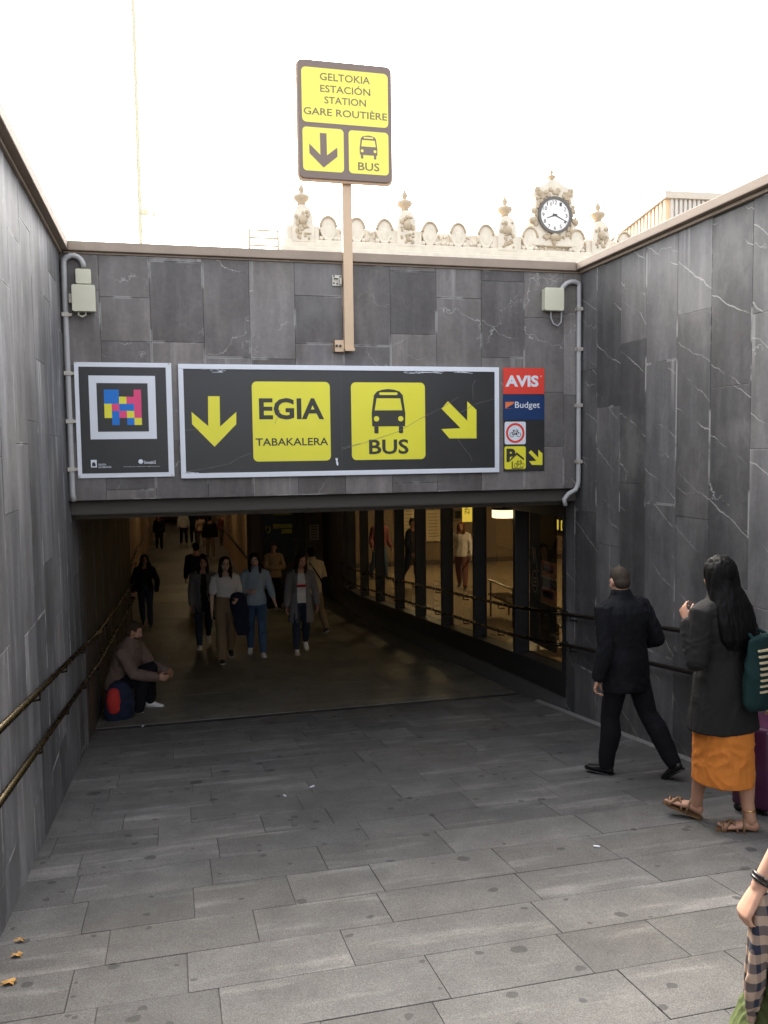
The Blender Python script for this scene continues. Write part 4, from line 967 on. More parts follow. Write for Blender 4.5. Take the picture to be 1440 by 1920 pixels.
for px, py, lab in ((1119, 1590, 'white cigarette butt on the paving left of the sandals'), (268, 1363, 'white paper scrap on the dark drain below the seated man'), (585, 1477, 'tiny white scrap in the middle of the ramp'), (534, 1494, 'tiny white scrap on the left half of the ramp')):
    q = onfloor(px, py); a = random.uniform(0, 3); L = .03
    tag(MB().tube([(q.x - L * math.cos(a), q.y - L * math.sin(a) * .5, fz(q.y - L * math.sin(a) * .5) + .010), (q.x + L * math.cos(a), q.y + L * math.sin(a) * .5, fz(q.y + L * math.sin(a) * .5) + .010)], .006, 8).build('paper_scrap', M_white), lab, 'litter')
# ------------------------------------------------------------------ people
def clothmat(name, col, rough=.85, var=.12, bscale=220, bmp=.25, scale=9):
    return plain(name, col, rough, 0, var, scale, bmp, bscale, .25)
def hairmat(name, col):
    m, nt, b = newmat(name); co = nd(nt, 'TexCoord').outputs['Object']
    n = noise_t(nt, mapping(nt, co, (150, 150, 9)), 1.0, 4, .6); n2 = noise_t(nt, co, 7, 2)
    f = math_(nt, 'MULTIPLY', math_(nt, 'MULTIPLY_ADD', n, 1.3, .35), math_(nt, 'MULTIPLY_ADD', n2, .6, .7))
    c = nd(nt, 'VectorMath', {0: (*col,)}, operation='MULTIPLY'); nt.links.new(f, c.inputs[1]); nt.links.new(c.outputs[0], b.inputs['Base Color'])
    b.inputs['Roughness'].default_value = .62; b.inputs['Specular IOR Level'].default_value = .13
    bump(nt, b, n, .5, .006); return m
def skinmat(name, col):
    m, nt, b = newmat(name); co = nd(nt, 'TexCoord').outputs['Object']
    n = noise_t(nt, co, 18, 4); c = mixc(nt, n, (col[0] * .86, col[1] * .8, col[2] * .78, 1), (min(1, col[0] * 1.1), col[1] * 1.12, col[2] * 1.12, 1))
    nt.links.new(c, b.inputs['Base Color']); b.inputs['Roughness'].default_value = .55
    b.inputs['Subsurface Weight'].default_value = .08; b.inputs['Subsurface Radius'].default_value = (.01, .004, .002)
    bump(nt, b, noise_t(nt, co, 180, 3), .12, .002); return m
K_skin = skinmat('skin', (.52, .30, .21)); K_skin2 = skinmat('tanned_skin', (.42, .225, .145)); K_skin3 = skinmat('pale_skin', (.60, .40, .31))
K_hair = hairmat('dark_hair', (.020, .014, .011)); K_hairb = hairmat('black_hair', (.004, .0034, .0034)); K_hairr = hairmat('auburn_hair', (.16, .05, .025)); K_hairbr = hairmat('brown_hair', (.05, .03, .018)); K_buzz = hairmat('cropped_hair', (.05, .038, .028))
K_black = clothmat('black_cloth', (.006, .006, .0085)); K_char = clothmat('charcoal_cloth', (.0145, .0132, .0125)); K_navy = clothmat('navy_cloth', (.012, .016, .035))
K_white = clothmat('white_cotton', (.66, .63, .62)); K_pblue = clothmat('pale_blue_denim', (.30, .37, .45)); K_jean = clothmat('blue_denim', (.055, .10, .18), var=.3); K_djean = clothmat('dark_denim', (.025, .035, .06), var=.25)
K_khaki = clothmat('khaki_cloth', (.21, .145, .085)); K_grey = clothmat('grey_knit', (.17, .165, .17)); K_brown = clothmat('brown_jacket_cloth', (.145, .098, .078)); K_tan = clothmat('tan_cloth', (.36, .26, .18)); K_cream = clothmat('cream_cloth', (.55, .44, .28))
K_orange = clothmat('orange_cotton', (.62, .20, .035), var=.1); K_green = clothmat('olive_green_cloth', (.085, .108, .038), var=.25); K_teal = clothmat('teal_canvas', (.007, .026, .026))
K_maroon = clothmat('maroon_cloth', (.16, .05, .05)); K_redc = clothmat('red_nylon', (.42, .03, .025), bscale=60)
K_shoe = plain('black_leather', (.012, .011, .011), .35); K_wshoe = plain('white_sneaker', (.68, .66, .64), .6); K_sole = plain('pale_rubber_sole', (.55, .52, .48), .7); K_sandal = plain('bronze_leather', (.17, .095, .045), .38, metal=.15)
K_eye = plain('eye_white', (.7, .67, .63), .2); K_iris = plain('dark_iris', (.02, .014, .01), .15); K_lip = plain('lips', (.36, .11, .10), .45); K_gold = plain('gold_chain', (.75, .5, .18), .25, metal=1.0)

def orient(d, front):
    d = Vector(d).normalized(); f = Vector(front); f = (f - d * f.dot(d))
    f = f.normalized() if f.length > 1e-4 else d.orthogonal().normalized()
    return d, f, f.cross(d)
def limb(m, pts, rs, front=(0, 1, 0), n=12):
    """closed tapered tube with rounded ends; rs are radii or (side, front) pairs"""
    pts = [Vector(p) for p in pts]; rs = [(r, r) if not isinstance(r, tuple) else r for r in rs]
    d0 = (pts[0] - pts[1]).normalized(); d1 = (pts[-1] - pts[-2]).normalized()
    P = [pts[0] + d0 * min(rs[0]) * .85, pts[0] + d0 * min(rs[0]) * .5] + pts + [pts[-1] + d1 * min(rs[-1]) * .5, pts[-1] + d1 * min(rs[-1]) * .85]
    RR = [tuple(x * .35 for x in rs[0]), tuple(x * .85 for x in rs[0])] + rs + [tuple(x * .85 for x in rs[-1]), tuple(x * .35 for x in rs[-1])]
    b = len(m.v); k = len(P)
    for i, p in enumerate(P):
        d = (P[min(i + 1, k - 1)] - P[max(i - 1, 0)]).normalized(); _, f, s = orient(d, front)
        for j in range(n):
            t = 2 * math.pi * j / n; m.v.append(tuple(p + s * (RR[i][0] * math.cos(t)) + f * (RR[i][1] * math.sin(t))))
    for i in range(k - 1):
        for j in range(n): m.f.append((b + i * n + j, b + i * n + (j + 1) % n, b + (i + 1) * n + (j + 1) % n, b + (i + 1) * n + j))
    m.f.append(tuple(b + j for j in reversed(range(n)))); m.f.append(tuple(b + (k - 1) * n + j for j in range(n)))
def shell(m, rings, n=24, flatcap=True):
    """closed stack of super-elliptic rings: (centre, side vector, front vector)"""
    b = len(m.v)
    for c, s, f in rings:
        for j in range(n):
            t = 2 * math.pi * j / n; ct, st = math.cos(t), math.sin(t)
            ct = math.copysign(abs(ct) ** .85, ct); st = math.copysign(abs(st) ** .85, st)
            m.v.append(tuple(c + s * ct + f * st))
    for i in range(len(rings) - 1):
        for j in range(n): m.f.append((b + i * n + j, b + i * n + (j + 1) % n, b + (i + 1) * n + (j + 1) % n, b + (i + 1) * n + j))
    m.f.append(tuple(b + j for j in reversed(range(n)))); e = b + (len(rings) - 1) * n; m.f.append(tuple(e + j for j in range(n)))
def fuse(m, name, mat, parent, voxel, smooth=4, folds=0.0, fscale=(9, 9, 5), seed=0, strands=0.0, sc=None, shrinkjit=0):
    """fuse overlapping closed pieces into one continuous smooth skin"""
    me = m.mesh(name)
    bm = bmesh.new(); bm.from_mesh(me); bmesh.ops.recalc_face_normals(bm, faces=bm.faces); bm.to_mesh(me); bm.free()
    o = bpy.data.objects.new(name, me); COL.objects.link(o)
    r = o.modifiers.new('r', 'REMESH'); r.mode = 'VOXEL'; r.voxel_size = voxel; r.use_smooth_shade = True
    if smooth: s = o.modifiers.new('s', 'SMOOTH'); s.factor = .5; s.iterations = smooth
    bpy.context.view_layer.update()
    me2 = bpy.data.meshes.new_from_object(o.evaluated_get(bpy.context.evaluated_depsgraph_get()))
    o.modifiers.clear(); o.data = me2; bpy.data.meshes.remove(me); me2.name = name
    if folds or strands:
        n = len(me2.vertices); co = np.empty(n * 3); me2.vertices.foreach_get('co', co); co = co.reshape(-1, 3)
        no = np.array([v.normal[:] for v in me2.vertices]); amp = np.empty(n); sd_ = Vector((seed * 3.1, seed * 1.7, seed))
        for i in range(n):
            p = co[i]
            if strands:
                amp[i] = noise.noise(Vector((p[0] * 55, p[1] * 55, p[2] * 3.5)) + sd_) * strands + noise.noise(Vector((p[0] * 16, p[1] * 16, p[2] * 2)) + sd_) * strands * 1.6
            else:
                w = noise.noise(Vector((p[0] * 4, p[1] * 4, p[2] * 4)) + sd_) * 1.6
                a = noise.noise(Vector((p[0] * fscale[0] + w, p[1] * fscale[1] + w, p[2] * fscale[2] + w)) + sd_)
                a2 = noise.noise(Vector((p[0] * 26 + w, p[1] * 26, p[2] * 17 + w)) + sd_)
                amp[i] = (1 - 2.2 * abs(a)) * folds * (.4 + 1.1 * abs(noise.noise(Vector(p) * 3 + sd_))) + (1 - 2.4 * abs(a2)) * folds * .22
        co += no * amp[:, None]; me2.vertices.foreach_set('co', co.ravel()); me2.update()
    me2.materials.clear(); me2.materials.append(mat)
    me2.polygons.foreach_set('use_smooth', [True] * len(me2.polygons))
    o.parent = parent                     # figures are modelled in their own local space
    return o
def local(m, name, mat, parent, smooth=True, bevel=0):
    o = m.build(name, mat, None, smooth, bevel); o.parent = parent; return o
def rx(v, a): c, s = math.cos(a), math.sin(a); return Vector((v.x, v.y * c - v.z * s, v.y * s + v.z * c))
def rz_(v, a): c, s = math.cos(a), math.sin(a); return Vector((v.x * c - v.y * s, v.x * s + v.y * c, v.z))
def sph(az, down):    # direction: down 0 = hanging, 90 = level; az 0 = forward (+Y), 90 = to the person's right (+X)
    a, d = R(az), R(down); return Vector((math.sin(d) * math.sin(a), math.sin(d) * math.cos(a), -math.cos(d)))

def hand_mesh(m, wrist, d, palm_n, k, side, curl=35):
    """palm, four fingers of different lengths and a thumb; d along the hand, palm_n out of the palm"""
    d, pn, s = orient(d, palm_n); s = s * side      # s points to the thumb side
    W = wrist; pl = .095 * k
    limb(m, [W - d * .01 * k, W + d * .035 * k, W + d * pl * .8, W + d * pl], [(.024 * k, .017 * k), (.036 * k, .016 * k), (.041 * k, .014 * k), (.038 * k, .011 * k)], pn, 10)
    for i, (u, L) in enumerate(((.030, .075), (.010, .084), (-.010, .078), (-.029, .060))):
        b = W + d * pl * .96 + s * u * k; a = R(curl + 6 * i); dd = d; p = b; P = [b - d * .02 * k, b]
        for t, fr_ in enumerate((.44, .32, .26)):
            ang = a * (.55 + .55 * t); q = (d * math.cos(ang) + pn * math.sin(ang)); p = p + q * L * fr_ * k; P.append(p)
        limb(m, P, [.0090 * k, .0092 * k, .0084 * k, .0078 * k, .0064 * k], pn, 8)
    b = W + d * .022 * k + s * .026 * k; t1 = (d * .74 + s * .48 + pn * .46).normalized(); t2 = (d * .85 + s * .25 + pn * .5).normalized()
    limb(m, [b - s * .012 * k, b + t1 * .038 * k, b + t1 * .038 * k + t2 * .032 * k, b + t1 * .038 * k + t2 * .055 * k], [.013 * k, .0115 * k, .0095 * k, .0075 * k], pn, 8)

def figure(at, face, H, label, P, outfit, sex='f', voxel=.011, group=None, ground=True):
    """one walking, standing or sitting person. at: point under the feet, face: heading in degrees (0 = +Y, away from the camera), P: pose"""
    k = H / 1.70; root = thing('person', at, label, 'person', group, R(face))
    male = sex == 'm'
    lean = R(P.get('lean', 3)); twist = R(P.get('twist', 0)); side_lean = R(P.get('side', 0))
    hz = .53 * H; hip = Vector((0, 0, hz))
    spine = rx(Vector((0, 0, 1)), -lean); spine = Vector((spine.x + math.sin(side_lean), spine.y, spine.z)).normalized()
    fwd = Vector((0, 1, 0)); fwd = (fwd - spine * fwd.dot(spine)).normalized(); rgt = fwd.cross(spine)
    tf = rz_(fwd, twist); tr = rz_(rgt, twist)
    SL = .295 * H
    at_ = lambda t: hip + spine * (SL * t)
    J = {'root': root, 'hip': hip, 'k': k, 'at': at_, 'H': H}
    # legs
    feet = []
    for sd, nm in ((1, 'R'), (-1, 'L')):
        th, kn, ab, fp, fy = P.get('leg' + nm, (0, 5, 3, 0, 6))   # thigh swing, knee bend, spread, foot pitch, toe-out
        h0 = hip + Vector((sd * .052 * H, 0, -.005 * H))
        dth = rx(Vector((0, 0, -1)), R(th)); dth = Vector((dth.x + sd * math.sin(R(ab)), dth.y, dth.z)).normalized()
        dsh = rx(Vector((0, 0, -1)), R(th - kn)); dsh = Vector((dsh.x + sd * math.sin(R(ab)) * .6, dsh.y, dsh.z)).normalized()
        kne = h0 + dth * (.245 * H); ank = kne + dsh * (.243 * H)
        fd = rz_(rx(Vector((0, 1, 0)), R(fp)), -sd * R(fy)); up = rz_(rx(Vector((0, 0, 1)), R(fp)), -sd * R(fy))
        J['h' + nm], J['kn' + nm], J['an' + nm], J['fd' + nm], J['up' + nm] = h0, kne, ank, fd, up
        heel = ank - fd * .045 * k - up * .042 * H; toe = ank + fd * .17 * k - up * .042 * H
        feet += [heel.z, toe.z]
    dz = -min(feet) if ground else P.get('dz', 0)
    off = Vector((0, 0, dz))
    for nm in 'RL':
        for q in ('h', 'kn', 'an'): J[q + nm] = J[q + nm] + off
    hip = hip + off; at_ = lambda t: hip + spine * (SL * t); J['hip'] = hip
    # arms
    sw = (.112 if male else .100) * H
    for sd, nm in ((1, 'R'), (-1, 'L')):
        sh = at_(.90) + tr * sd * sw
        (a1, d1), (a2, d2) = P.get('arm' + nm, ((sd * 40, 12), (sd * 10, 22)))
        el = sh + rz_(sph(a1, d1), 0) * (.172 * H); wr_ = el + sph(a2, d2) * (.150 * H)
        J['sh' + nm], J['el' + nm], J['wr' + nm], J['hd' + nm] = sh, el, wr_, sph(*P.get('hand' + nm, (a2, d2)))
    # head
    yaw, tilt, roll = P.get('head', (0, 0, 0))
    hf = rz_(rx(fwd * .35 + Vector((0, .65, 0)), -R(tilt)), -R(yaw)).normalized()
    hu = Vector((0, 0, 1)); hu = (hu + spine * .3 + hf * 0).normalized(); hu = (hu - hf * hu.dot(hf)).normalized(); hu = (hu + hf.cross(hu) * math.sin(R(roll))).normalized()
    hr = hf.cross(hu)
    nb = at_(1.02); hc = nb + spine * .035 * H + hf * .018 * H + Vector((0, 0, .062 * H))
    J.update(hf=hf, hu=hu, hr=hr, hc=hc, nb=nb, tr=tr, tf=tf, spine=spine, rgt=rgt, fwd=fwd)
    HM = Matrix((hr, hf, hu)).transposed(); hp = lambda x, y, z: hc + (hr * x + hf * y + hu * z) * k
    if male: T = [(-.20, .070, .058), (-.05, .092, .068), (.12, .094, .066), (.3, .089, .060), (.5, .092, .062), (.7, .102, .068), (.84, .108, .064), (.95, .092, .050), (1.03, .05, .040), (1.10, .034, .036)]
    else: T = [(-.20, .078, .062), (-.05, .098, .070), (.12, .092, .064), (.32, .073, .054), (.5, .078, .058), (.68, .088, .068), (.82, .092, .060), (.95, .078, .046), (1.03, .04, .034), (1.10, .029, .031)]
    bw = P.get('bulk', 1.0)
    J['T'] = T
    def trings(lo, hi, ex, wid=1.0, tops=None):
        rr = []
        for t, a, b in T:
            if lo <= t <= hi:
                w = max(0, min(1, (t - .2) / .5)); s = (rgt * (1 - w) + tr * w); f = (fwd * (1 - w) + tf * w)
                rr.append((at_(t), s * (a * H * bw * wid + ex), f * (b * H * bw + ex)))
        return rr
    J['trings'] = trings
    la = (.0305, .0245, .0235, .0155) if male else (.0265, .0205, .0205, .0135)
    ll = (.052, .034, .036, .021)
    body = MB()
    shell(body, trings(-.3, 1.2, 0))
    limb(body, [nb - spine * .02 * H, hc - hu * .05 * k], [.034 * H if male else .029 * H, .033 * H if male else .028 * H], hf)
    for sd, nm in ((1, 'R'), (-1, 'L')):
        sh, el, wr_ = J['sh' + nm], J['el' + nm], J['wr' + nm]
        limb(body, [sh - tr * sd * .02 * H, sh, (sh + el) / 2, el], [.030 * H, la[0] * H, la[0] * .92 * H, la[1] * H], tf); limb(body, [el, el * .7 + wr_ * .3, wr_], [la[1] * H, la[2] * H, la[3] * H], tf)
        pn = P.get('palm' + nm, None); pn = Vector(pn) if pn else (-tr * sd + tf * .25)
        hand_mesh(body, wr_, J['hd' + nm], pn, k * (1.05 if male else .95), P.get('thumb' + nm, -sd), P.get('curl' + nm, 38))
        h0, kn_, an = J['h' + nm], J['kn' + nm], J['an' + nm]
        cf = -J['fd' + nm] * .012 * H
        limb(body, [h0, (h0 * .6 + kn_ * .4), kn_], [(ll[0]) * H, .047 * H, ll[1] * H], tf); limb(body, [kn_, kn_ * .68 + an * .32 + cf, an * .75 + kn_ * .25, an], [ll[1] * H, ll[2] * H, .024 * H, ll[3] * H], J['fd' + nm])
        if outfit.get('bare'):
            fd, up = J['fd' + nm], J['up' + nm]; sl_ = -up * .040 * H; sx = fd.cross(up)
            limb(body, [an - fd * .025 * k + sl_ * .5, an + fd * .03 * k + sl_ * .45, an + fd * .10 * k + sl_ * .72, an + fd * .155 * k + sl_ * .84], [(.030 * k, .034 * k), (.033 * k, .030 * k), (.042 * k, .019 * k), (.040 * k, .012 * k)], up)
            for i in range(5):
                u = (-.032 + .016 * i) * k * -sd; L = (.034, .036, .033, .029, .024)[i] * k; b = an + fd * (.150 - .006 * i) * k + sl_ * .84 - sx * u * -1
                limb(body, [b - fd * .01 * k, b + fd * L * .6, b + fd * L], [.0105 * k if i == 0 else .0078 * k, .010 * k if i == 0 else .0075 * k, .007 * k], up, 8)
    # head: skull, jaw, cheeks, nose, brow, ears
    body.ell(hp(0, -.008, .018), (.072 * k, .090 * k, .094 * k), 18, 12, HM)
    body.ell(hp(0, .022, -.045), (.056 * k, .062 * k, .066 * k), 16, 10, HM)
    body.ell(hp(0, .050, -.088), (.030 * k, .028 * k, .022 * k), 12, 8, HM)
    for s_ in (-1, 1):
        body.ell(hp(s_ * .040, .055, -.025), (.024 * k, .024 * k, .026 * k), 10, 8, HM)
        body.ell(hp(s_ * .030, .074, .022), (.026 * k, .013 * k, .010 * k), 10, 7, HM)
        body.ell(hp(s_ * .076, -.008, -.008), (.009 * k, .020 * k, .032 * k), 10, 8, HM)
    limb(body, [hp(0, .078, .018), hp(0, .088, -.012), hp(0, .096, -.028)], [.0080 * k, .0095 * k, .0120 * k], hf, 8)
    body.ell(hp(0, .080, -.064), (.026 * k, .013 * k, .013 * k), 10, 7, HM)
    bo = fuse(body, 'body', outfit.get('skin', K_skin), root, voxel, 2)
    m = MB(); m2 = MB()
    for s_ in (-1, 1): m.ell(hp(s_ * .031, .072, .004), (.0130 * k, .011 * k, .0062 * k), 10, 7, HM); m2.ell(hp(s_ * .031, .0795, .004), (.0068 * k, .006 * k, .0075 * k), 8, 6, HM); m2.tube([hp(s_ * .014, .086, .026), hp(s_ * .032, .087, .033), hp(s_ * .050, .076, .026)], .0042 * k, 6, up=hf)
    e = local(m, 'eyes', K_eye, root); b_ = local(m2, 'brows', K_hair, root)
    m = MB(); m.ell(hp(0, .0905, -.0595), (.021 * k, .006 * k, .0055 * k), 10, 6, HM); m.ell(hp(0, .0895, -.069), (.018 * k, .007 * k, .006 * k), 10, 6, HM); local(m, 'lips', K_lip, root)
    # hair
    hair = outfit.get('hair', 'long'); hm = outfit.get('hairmat', K_hair)
    if hair:
        m = MB(); st = .0
        m.ell(hp(0, -.016, .028), (.0775 * k, .089 * k, .0935 * k), 20, 14, HM)
        if hair == 'buzz':
            m = MB(); m.ell(hp(0, -.016, .024), (.0755 * k, .0875 * k, .094 * k), 20, 14, HM); m.ell(hp(0, -.04, -.02), (.068 * k, .06 * k, .06 * k), 16, 10, HM)
        elif hair == 'short':
            m.ell(hp(0, -.035, -.005), (.074 * k, .075 * k, .078 * k), 16, 10, HM); m.ell(hp(0, .035, .085), (.060 * k, .045 * k, .028 * k), 12, 8, HM)
        elif hair == 'bun':
            m.ell(hp(0, -.04, 0), (.076 * k, .075 * k, .08 * k), 16, 10, HM); m.ell(hp(0, -.11, .06), (.045 * k, .045 * k, .045 * k), 12, 8, HM)
        else:
            L = outfit.get('hairlen', .36) * k
            wd = outfit.get('hairwide', 1.0); hv = outfit.get('hairvol', 1.0)
            m.ell(hp(0, -.03, .022), (.093 * k * hv, .092 * k * hv, .100 * k * hv), 18, 12, HM)
            top = hp(0, -.035, .02); dn = -Vector((0, 0, 1)); bk = -tf
            q = []
            for f_, a, b, o_ in ((0, .092, .080, .0), (.2, .098, .078, .010), (.42, .108 * wd, .070, .034), (.66, .118 * wd, .056, .052), (.86, .108 * wd, .044, .060), (1.0, .070 * wd, .026, .060)):
                q.append((top + dn * L * f_ + bk * o_ * k * outfit.get('hairback', 1), (hr * (1 - f_) + tr * f_) * a * k * hv, (hf * (1 - f_) + tf * f_) * b * k))
            shell(m, q, 22)
            if outfit.get('locks', True):
                for s_ in (-1, 1):
                    a = hp(s_ * .070, .030, .050); b = hp(s_ * .082, .028, -.03); c = at_(.93) + tr * s_ * .075 * k + tf * .065 * k; d = at_(outfit.get('lock_t', .70)) + tr * s_ * .070 * k + tf * .098 * k
                    limb(m, [a, b, c * .5 + b * .5 + tr * s_ * .008, c, d], [.018 * k, .024 * k, .028 * k, .027 * k, .014 * k], tf)
        J['hair'] = fuse(m, 'hair', hm, root, max(voxel * .8, .006), 2, strands=(.0016 if hair == 'buzz' else .0055) * k, seed=len(label))
        if outfit.get('beard'):
            m = MB(); m.ell(hp(0, .034, -.066), (.058 * k, .060 * k, .052 * k), 14, 9, HM); m.ell(hp(0, .076, -.052), (.030 * k, .016 * k, .008 * k), 10, 6, HM); fuse(m, 'beard', hm, root, .008, 2, strands=.003)
    # lower garment
    bt = outfit.get('bottom', ('trousers', K_djean, .010, .012)); 
    if bt[0] == 'trousers':
        m = MB(); ex, ec = bt[2] * k, bt[3] * k
        shell(m, trings(-.3, .33, ex + .002))
        for nm in 'RL':
            h0, kn_, an = J['h' + nm], J['kn' + nm], J['an' + nm]; fd = J['fd' + nm]
            cf = -fd * .010 * H; end = an * (1 - bt[4]) + kn_ * bt[4] if len(bt) > 4 else an * .97 + kn_ * .03
            limb(m, [h0, (h0 * .6 + kn_ * .4), kn_], [.052 * H + ex, .048 * H + ex, .036 * H + ex], tf, 14); limb(m, [kn_, kn_ * .66 + an * .34 + cf, an * .78 + kn_ * .22, end], [.036 * H + ex, .037 * H + ec * .8, .027 * H + ec, .023 * H + ec], fd, 14)
        fuse(m, outfit.get('bottomname', 'trousers'), bt[1], root, voxel, 3, folds=.006 * k, fscale=(10, 10, 7), seed=2 + len(label))
    # shoes
    if outfit.get('shoe') is not None:
        for nm in 'RL':
            fd, up, an = J['fd' + nm], J['up' + nm], J['an' + nm]; m = MB(); sl_ = -up * .042 * H
            limb(m, [an - fd * .030 * k + sl_ * .45, an + fd * .02 * k + sl_ * .42, an + fd * .09 * k + sl_ * .66, an + fd * .15 * k + sl_ * .74], [(.036 * k, .036 * k), (.038 * k, .038 * k), (.043 * k, .026 * k), (.036 * k, .019 * k)], up)
            limb(m, [an + up * .02, an + sl_ * .3], [.030 * k, .034 * k], fd)
            so = fuse(m, 'shoe', outfit['shoe'], root, min(voxel, .009), 2)
            m = MB(); sx = fd.cross(up); ring_ = []
            for y_, w in ((-.062, .020), (-.05, .033), (0, .036), (.07, .042), (.12, .045), (.165, .036), (.185, .018)): ring_.append((y_, w))
            pts = [(y_, w) for y_, w in ring_] + [(y_, -w) for y_, w in reversed(ring_)]
            b = len(m.v); n = len(pts); t0 = sl_ * 1.0; t1 = sl_ * .80
            for lev in (t0, t1): m.v += [tuple(an + fd * y_ * k + sx * w * k + lev) for y_, w in pts]
            m.f.append(tuple(range(n))); m.f.append(tuple(range(2 * n - 1, n - 1, -1)))
            for i in range(n): m.f.append((i, (i + 1) % n, n + (i + 1) % n, n + i))
            o = local(m, 'sole', outfit.get('sole', K_sole), None); o.parent = so
    # tops: (name, material, extra, hem t, sleeve fraction, hem flare, neck t)
    for tp in outfit.get('tops', []):
        nm_, mt, ex, hem, slv, flare, neck = tp[:7]; opt = tp[7] if len(tp) > 7 else {}
        ex *= k; m = MB(); rr = trings(max(hem, -.05), neck, ex)
        if opt.get('collar'): rr += [(at_(1.04), tr * (.062 * H + ex * .4), tf * (.045 * H + ex * .4)), (at_(1.12), tr * (.042 * H + ex * .3), tf * (.039 * H + ex * .3)), (at_(1.19), tr * (.0385 * H + ex * .2), tf * (.037 * H + ex * .2))]
        if hem < -.05:
            a, b = (T[1][1] * H * bw + ex), (T[1][2] * H * bw + ex)
            for q in (-.25, -.5, -.8, -1.1, -1.5):
                if q <= hem: q = hem
                g = (-q) / 1.0; c = at_(0) + (spine * -.25 - Vector((0, 0, .75))) * (SL * -q)
                rr.insert(0, (c, rgt * (a + flare * g * k), fwd * (b + opt.get('fore', flare) * g * k)))
                if q == hem: break
        shell(m, rr)
        if slv > 0:
            for sd, nn_ in ((1, 'R'), (-1, 'L')):
                sh, el, wr_ = J['sh' + nn_], J['el' + nn_], J['wr' + nn_]; e2 = ex
                if slv <= 1: limb(m, [sh - tr * sd * .03 * H, sh, sh * .5 + el * .5, sh * (1 - slv) + el * slv], [.034 * H + e2, la[0] * H + e2, la[0] * H + e2 * 1.1, la[1] * H + e2 * 1.5], tf)
                else:
                    e = el * (2 - slv) + wr_ * (slv - 1)
                    limb(m, [sh - tr * sd * .03 * H, sh, sh * .5 + el * .5, el], [.036 * H + e2, la[0] * H + e2 * 1.1, la[0] * H + e2 * .9, la[1] * H + e2 * 1.1], tf); limb(m, [el, el * .5 + e * .5, e], [la[1] * H + e2 * 1.1, la[2] * H + e2, la[3] * H + e2 * 1.05], tf)
        if opt.get('open'):
            # an open front: cut a wedge out of the fused garment
            o = fuse(m, nm_, mt, root, voxel, 3, folds=.008 * k, fscale=(8, 8, 5), seed=len(label) + 1)
            bm = bmesh.new(); bm.from_mesh(o.data); w0 = opt['open'] * k
            kill = []
            for v in bm.verts:
                d = v.co - hip; t = d.dot(spine) / SL; x = d.dot(tr); y = d.dot(tf)
                if y > .02 and abs(x) < w0 * (1.0 if t < .55 else max(.35, 1.0 - (t - .55) * .9)) and t < 1.02 and (v.co - J['wrR']).length > .12 * k and (v.co - J['wrL']).length > .12 * k: kill.append(v)
            bmesh.ops.delete(bm, geom=kill, context='VERTS'); bm.to_mesh(o.data); bm.free()
        else:
            o = fuse(m, nm_, mt, root, voxel, 3, folds=opt.get('folds', .007) * k, fscale=(9, 9, 6), seed=len(label))
        J[nm_] = o
    return J
def wpt(J, v):        # figure space to world
    r = J['root']; return r.location + rz_(Vector(v), r.rotation_euler.z)
def gp_on(px, py): q = onfloor(px, py); return (q.x, q.y, q.z + .008)
BLK = {}
# ------------------------------------------------------------------ the people in the photograph
def drape(name, c, w, h, d, mat, label, cat, tilt=0.0, seed=1, rz=0.0, voxel=.012):
    """a piece of cloth or a folded coat hanging over an arm"""
    rn = random.Random(seed); root = thing(name, c, label, cat, None, rz); m = MB()
    for sgn in (-1, 1):
        pts = [(0, 0, 0)] + [(tilt * q + rn.uniform(-.01, .01), sgn * d * (.55 + .25 * q), -h * q * (1 if sgn < 0 else .8)) for q in (.15, .4, .7, 1.0)]
        limb(m, pts, [(w * .42, d * .5), (w * .5, d * .5), (w * .52, d * .42), (w * .48, d * .4), (w * .40, d * .35)], (0, 1, 0), 16)
    fuse(m, 'cloth', mat, root, voxel, 2, folds=.010, fscale=(14, 14, 4), seed=seed)
    return root
def satchel(name, c, w, h, d, mat, label, rz=0.0, strap=None, cat='bag'):
    t = thing(name, c, label, cat, None, rz); m = MB()
    limb(m, [(0, 0, 0), (0, 0, h * .5), (0, 0, h)], [(w * .5, d * .5), (w * .53, d * .55), (w * .46, d * .38)], (0, 1, 0), 16); o = fuse(m, 'pouch', mat, t, .012, 2, folds=.006, seed=3)
    if strap:
        local(MB().tube(strap, .011, 6), 'strap', mat, t, True)
    return t
GI = 'people walking inside the passage'
# man in black, walking away down the ramp beside the right wall
mp = gp_on(1172, 1452)
J = figure(mp, 25, 1.66, 'man in black jacket and trousers with cropped hair striding away along the right wall',
    dict(lean=5, twist=-12, bulk=1.10, legL=(10, 6, 2, 2, 10), legR=(-20, 15, 1, -36, 6), armL=((-150, 10), (-40, 14)), armR=((140, 26), (10, 70)), head=(26, 18, 0), curlL=62, palmL=(.5, -.8, 0)),
    dict(skin=K_skin, hair='buzz', hairmat=K_buzz, bottom=('trousers', K_black, .012, .022), shoe=K_shoe, sole=K_shoe, tops=[('jacket', K_black, .022, -.40, 1.95, .03, 1.0, dict(collar=True, folds=.011))]), 'm', .0058)
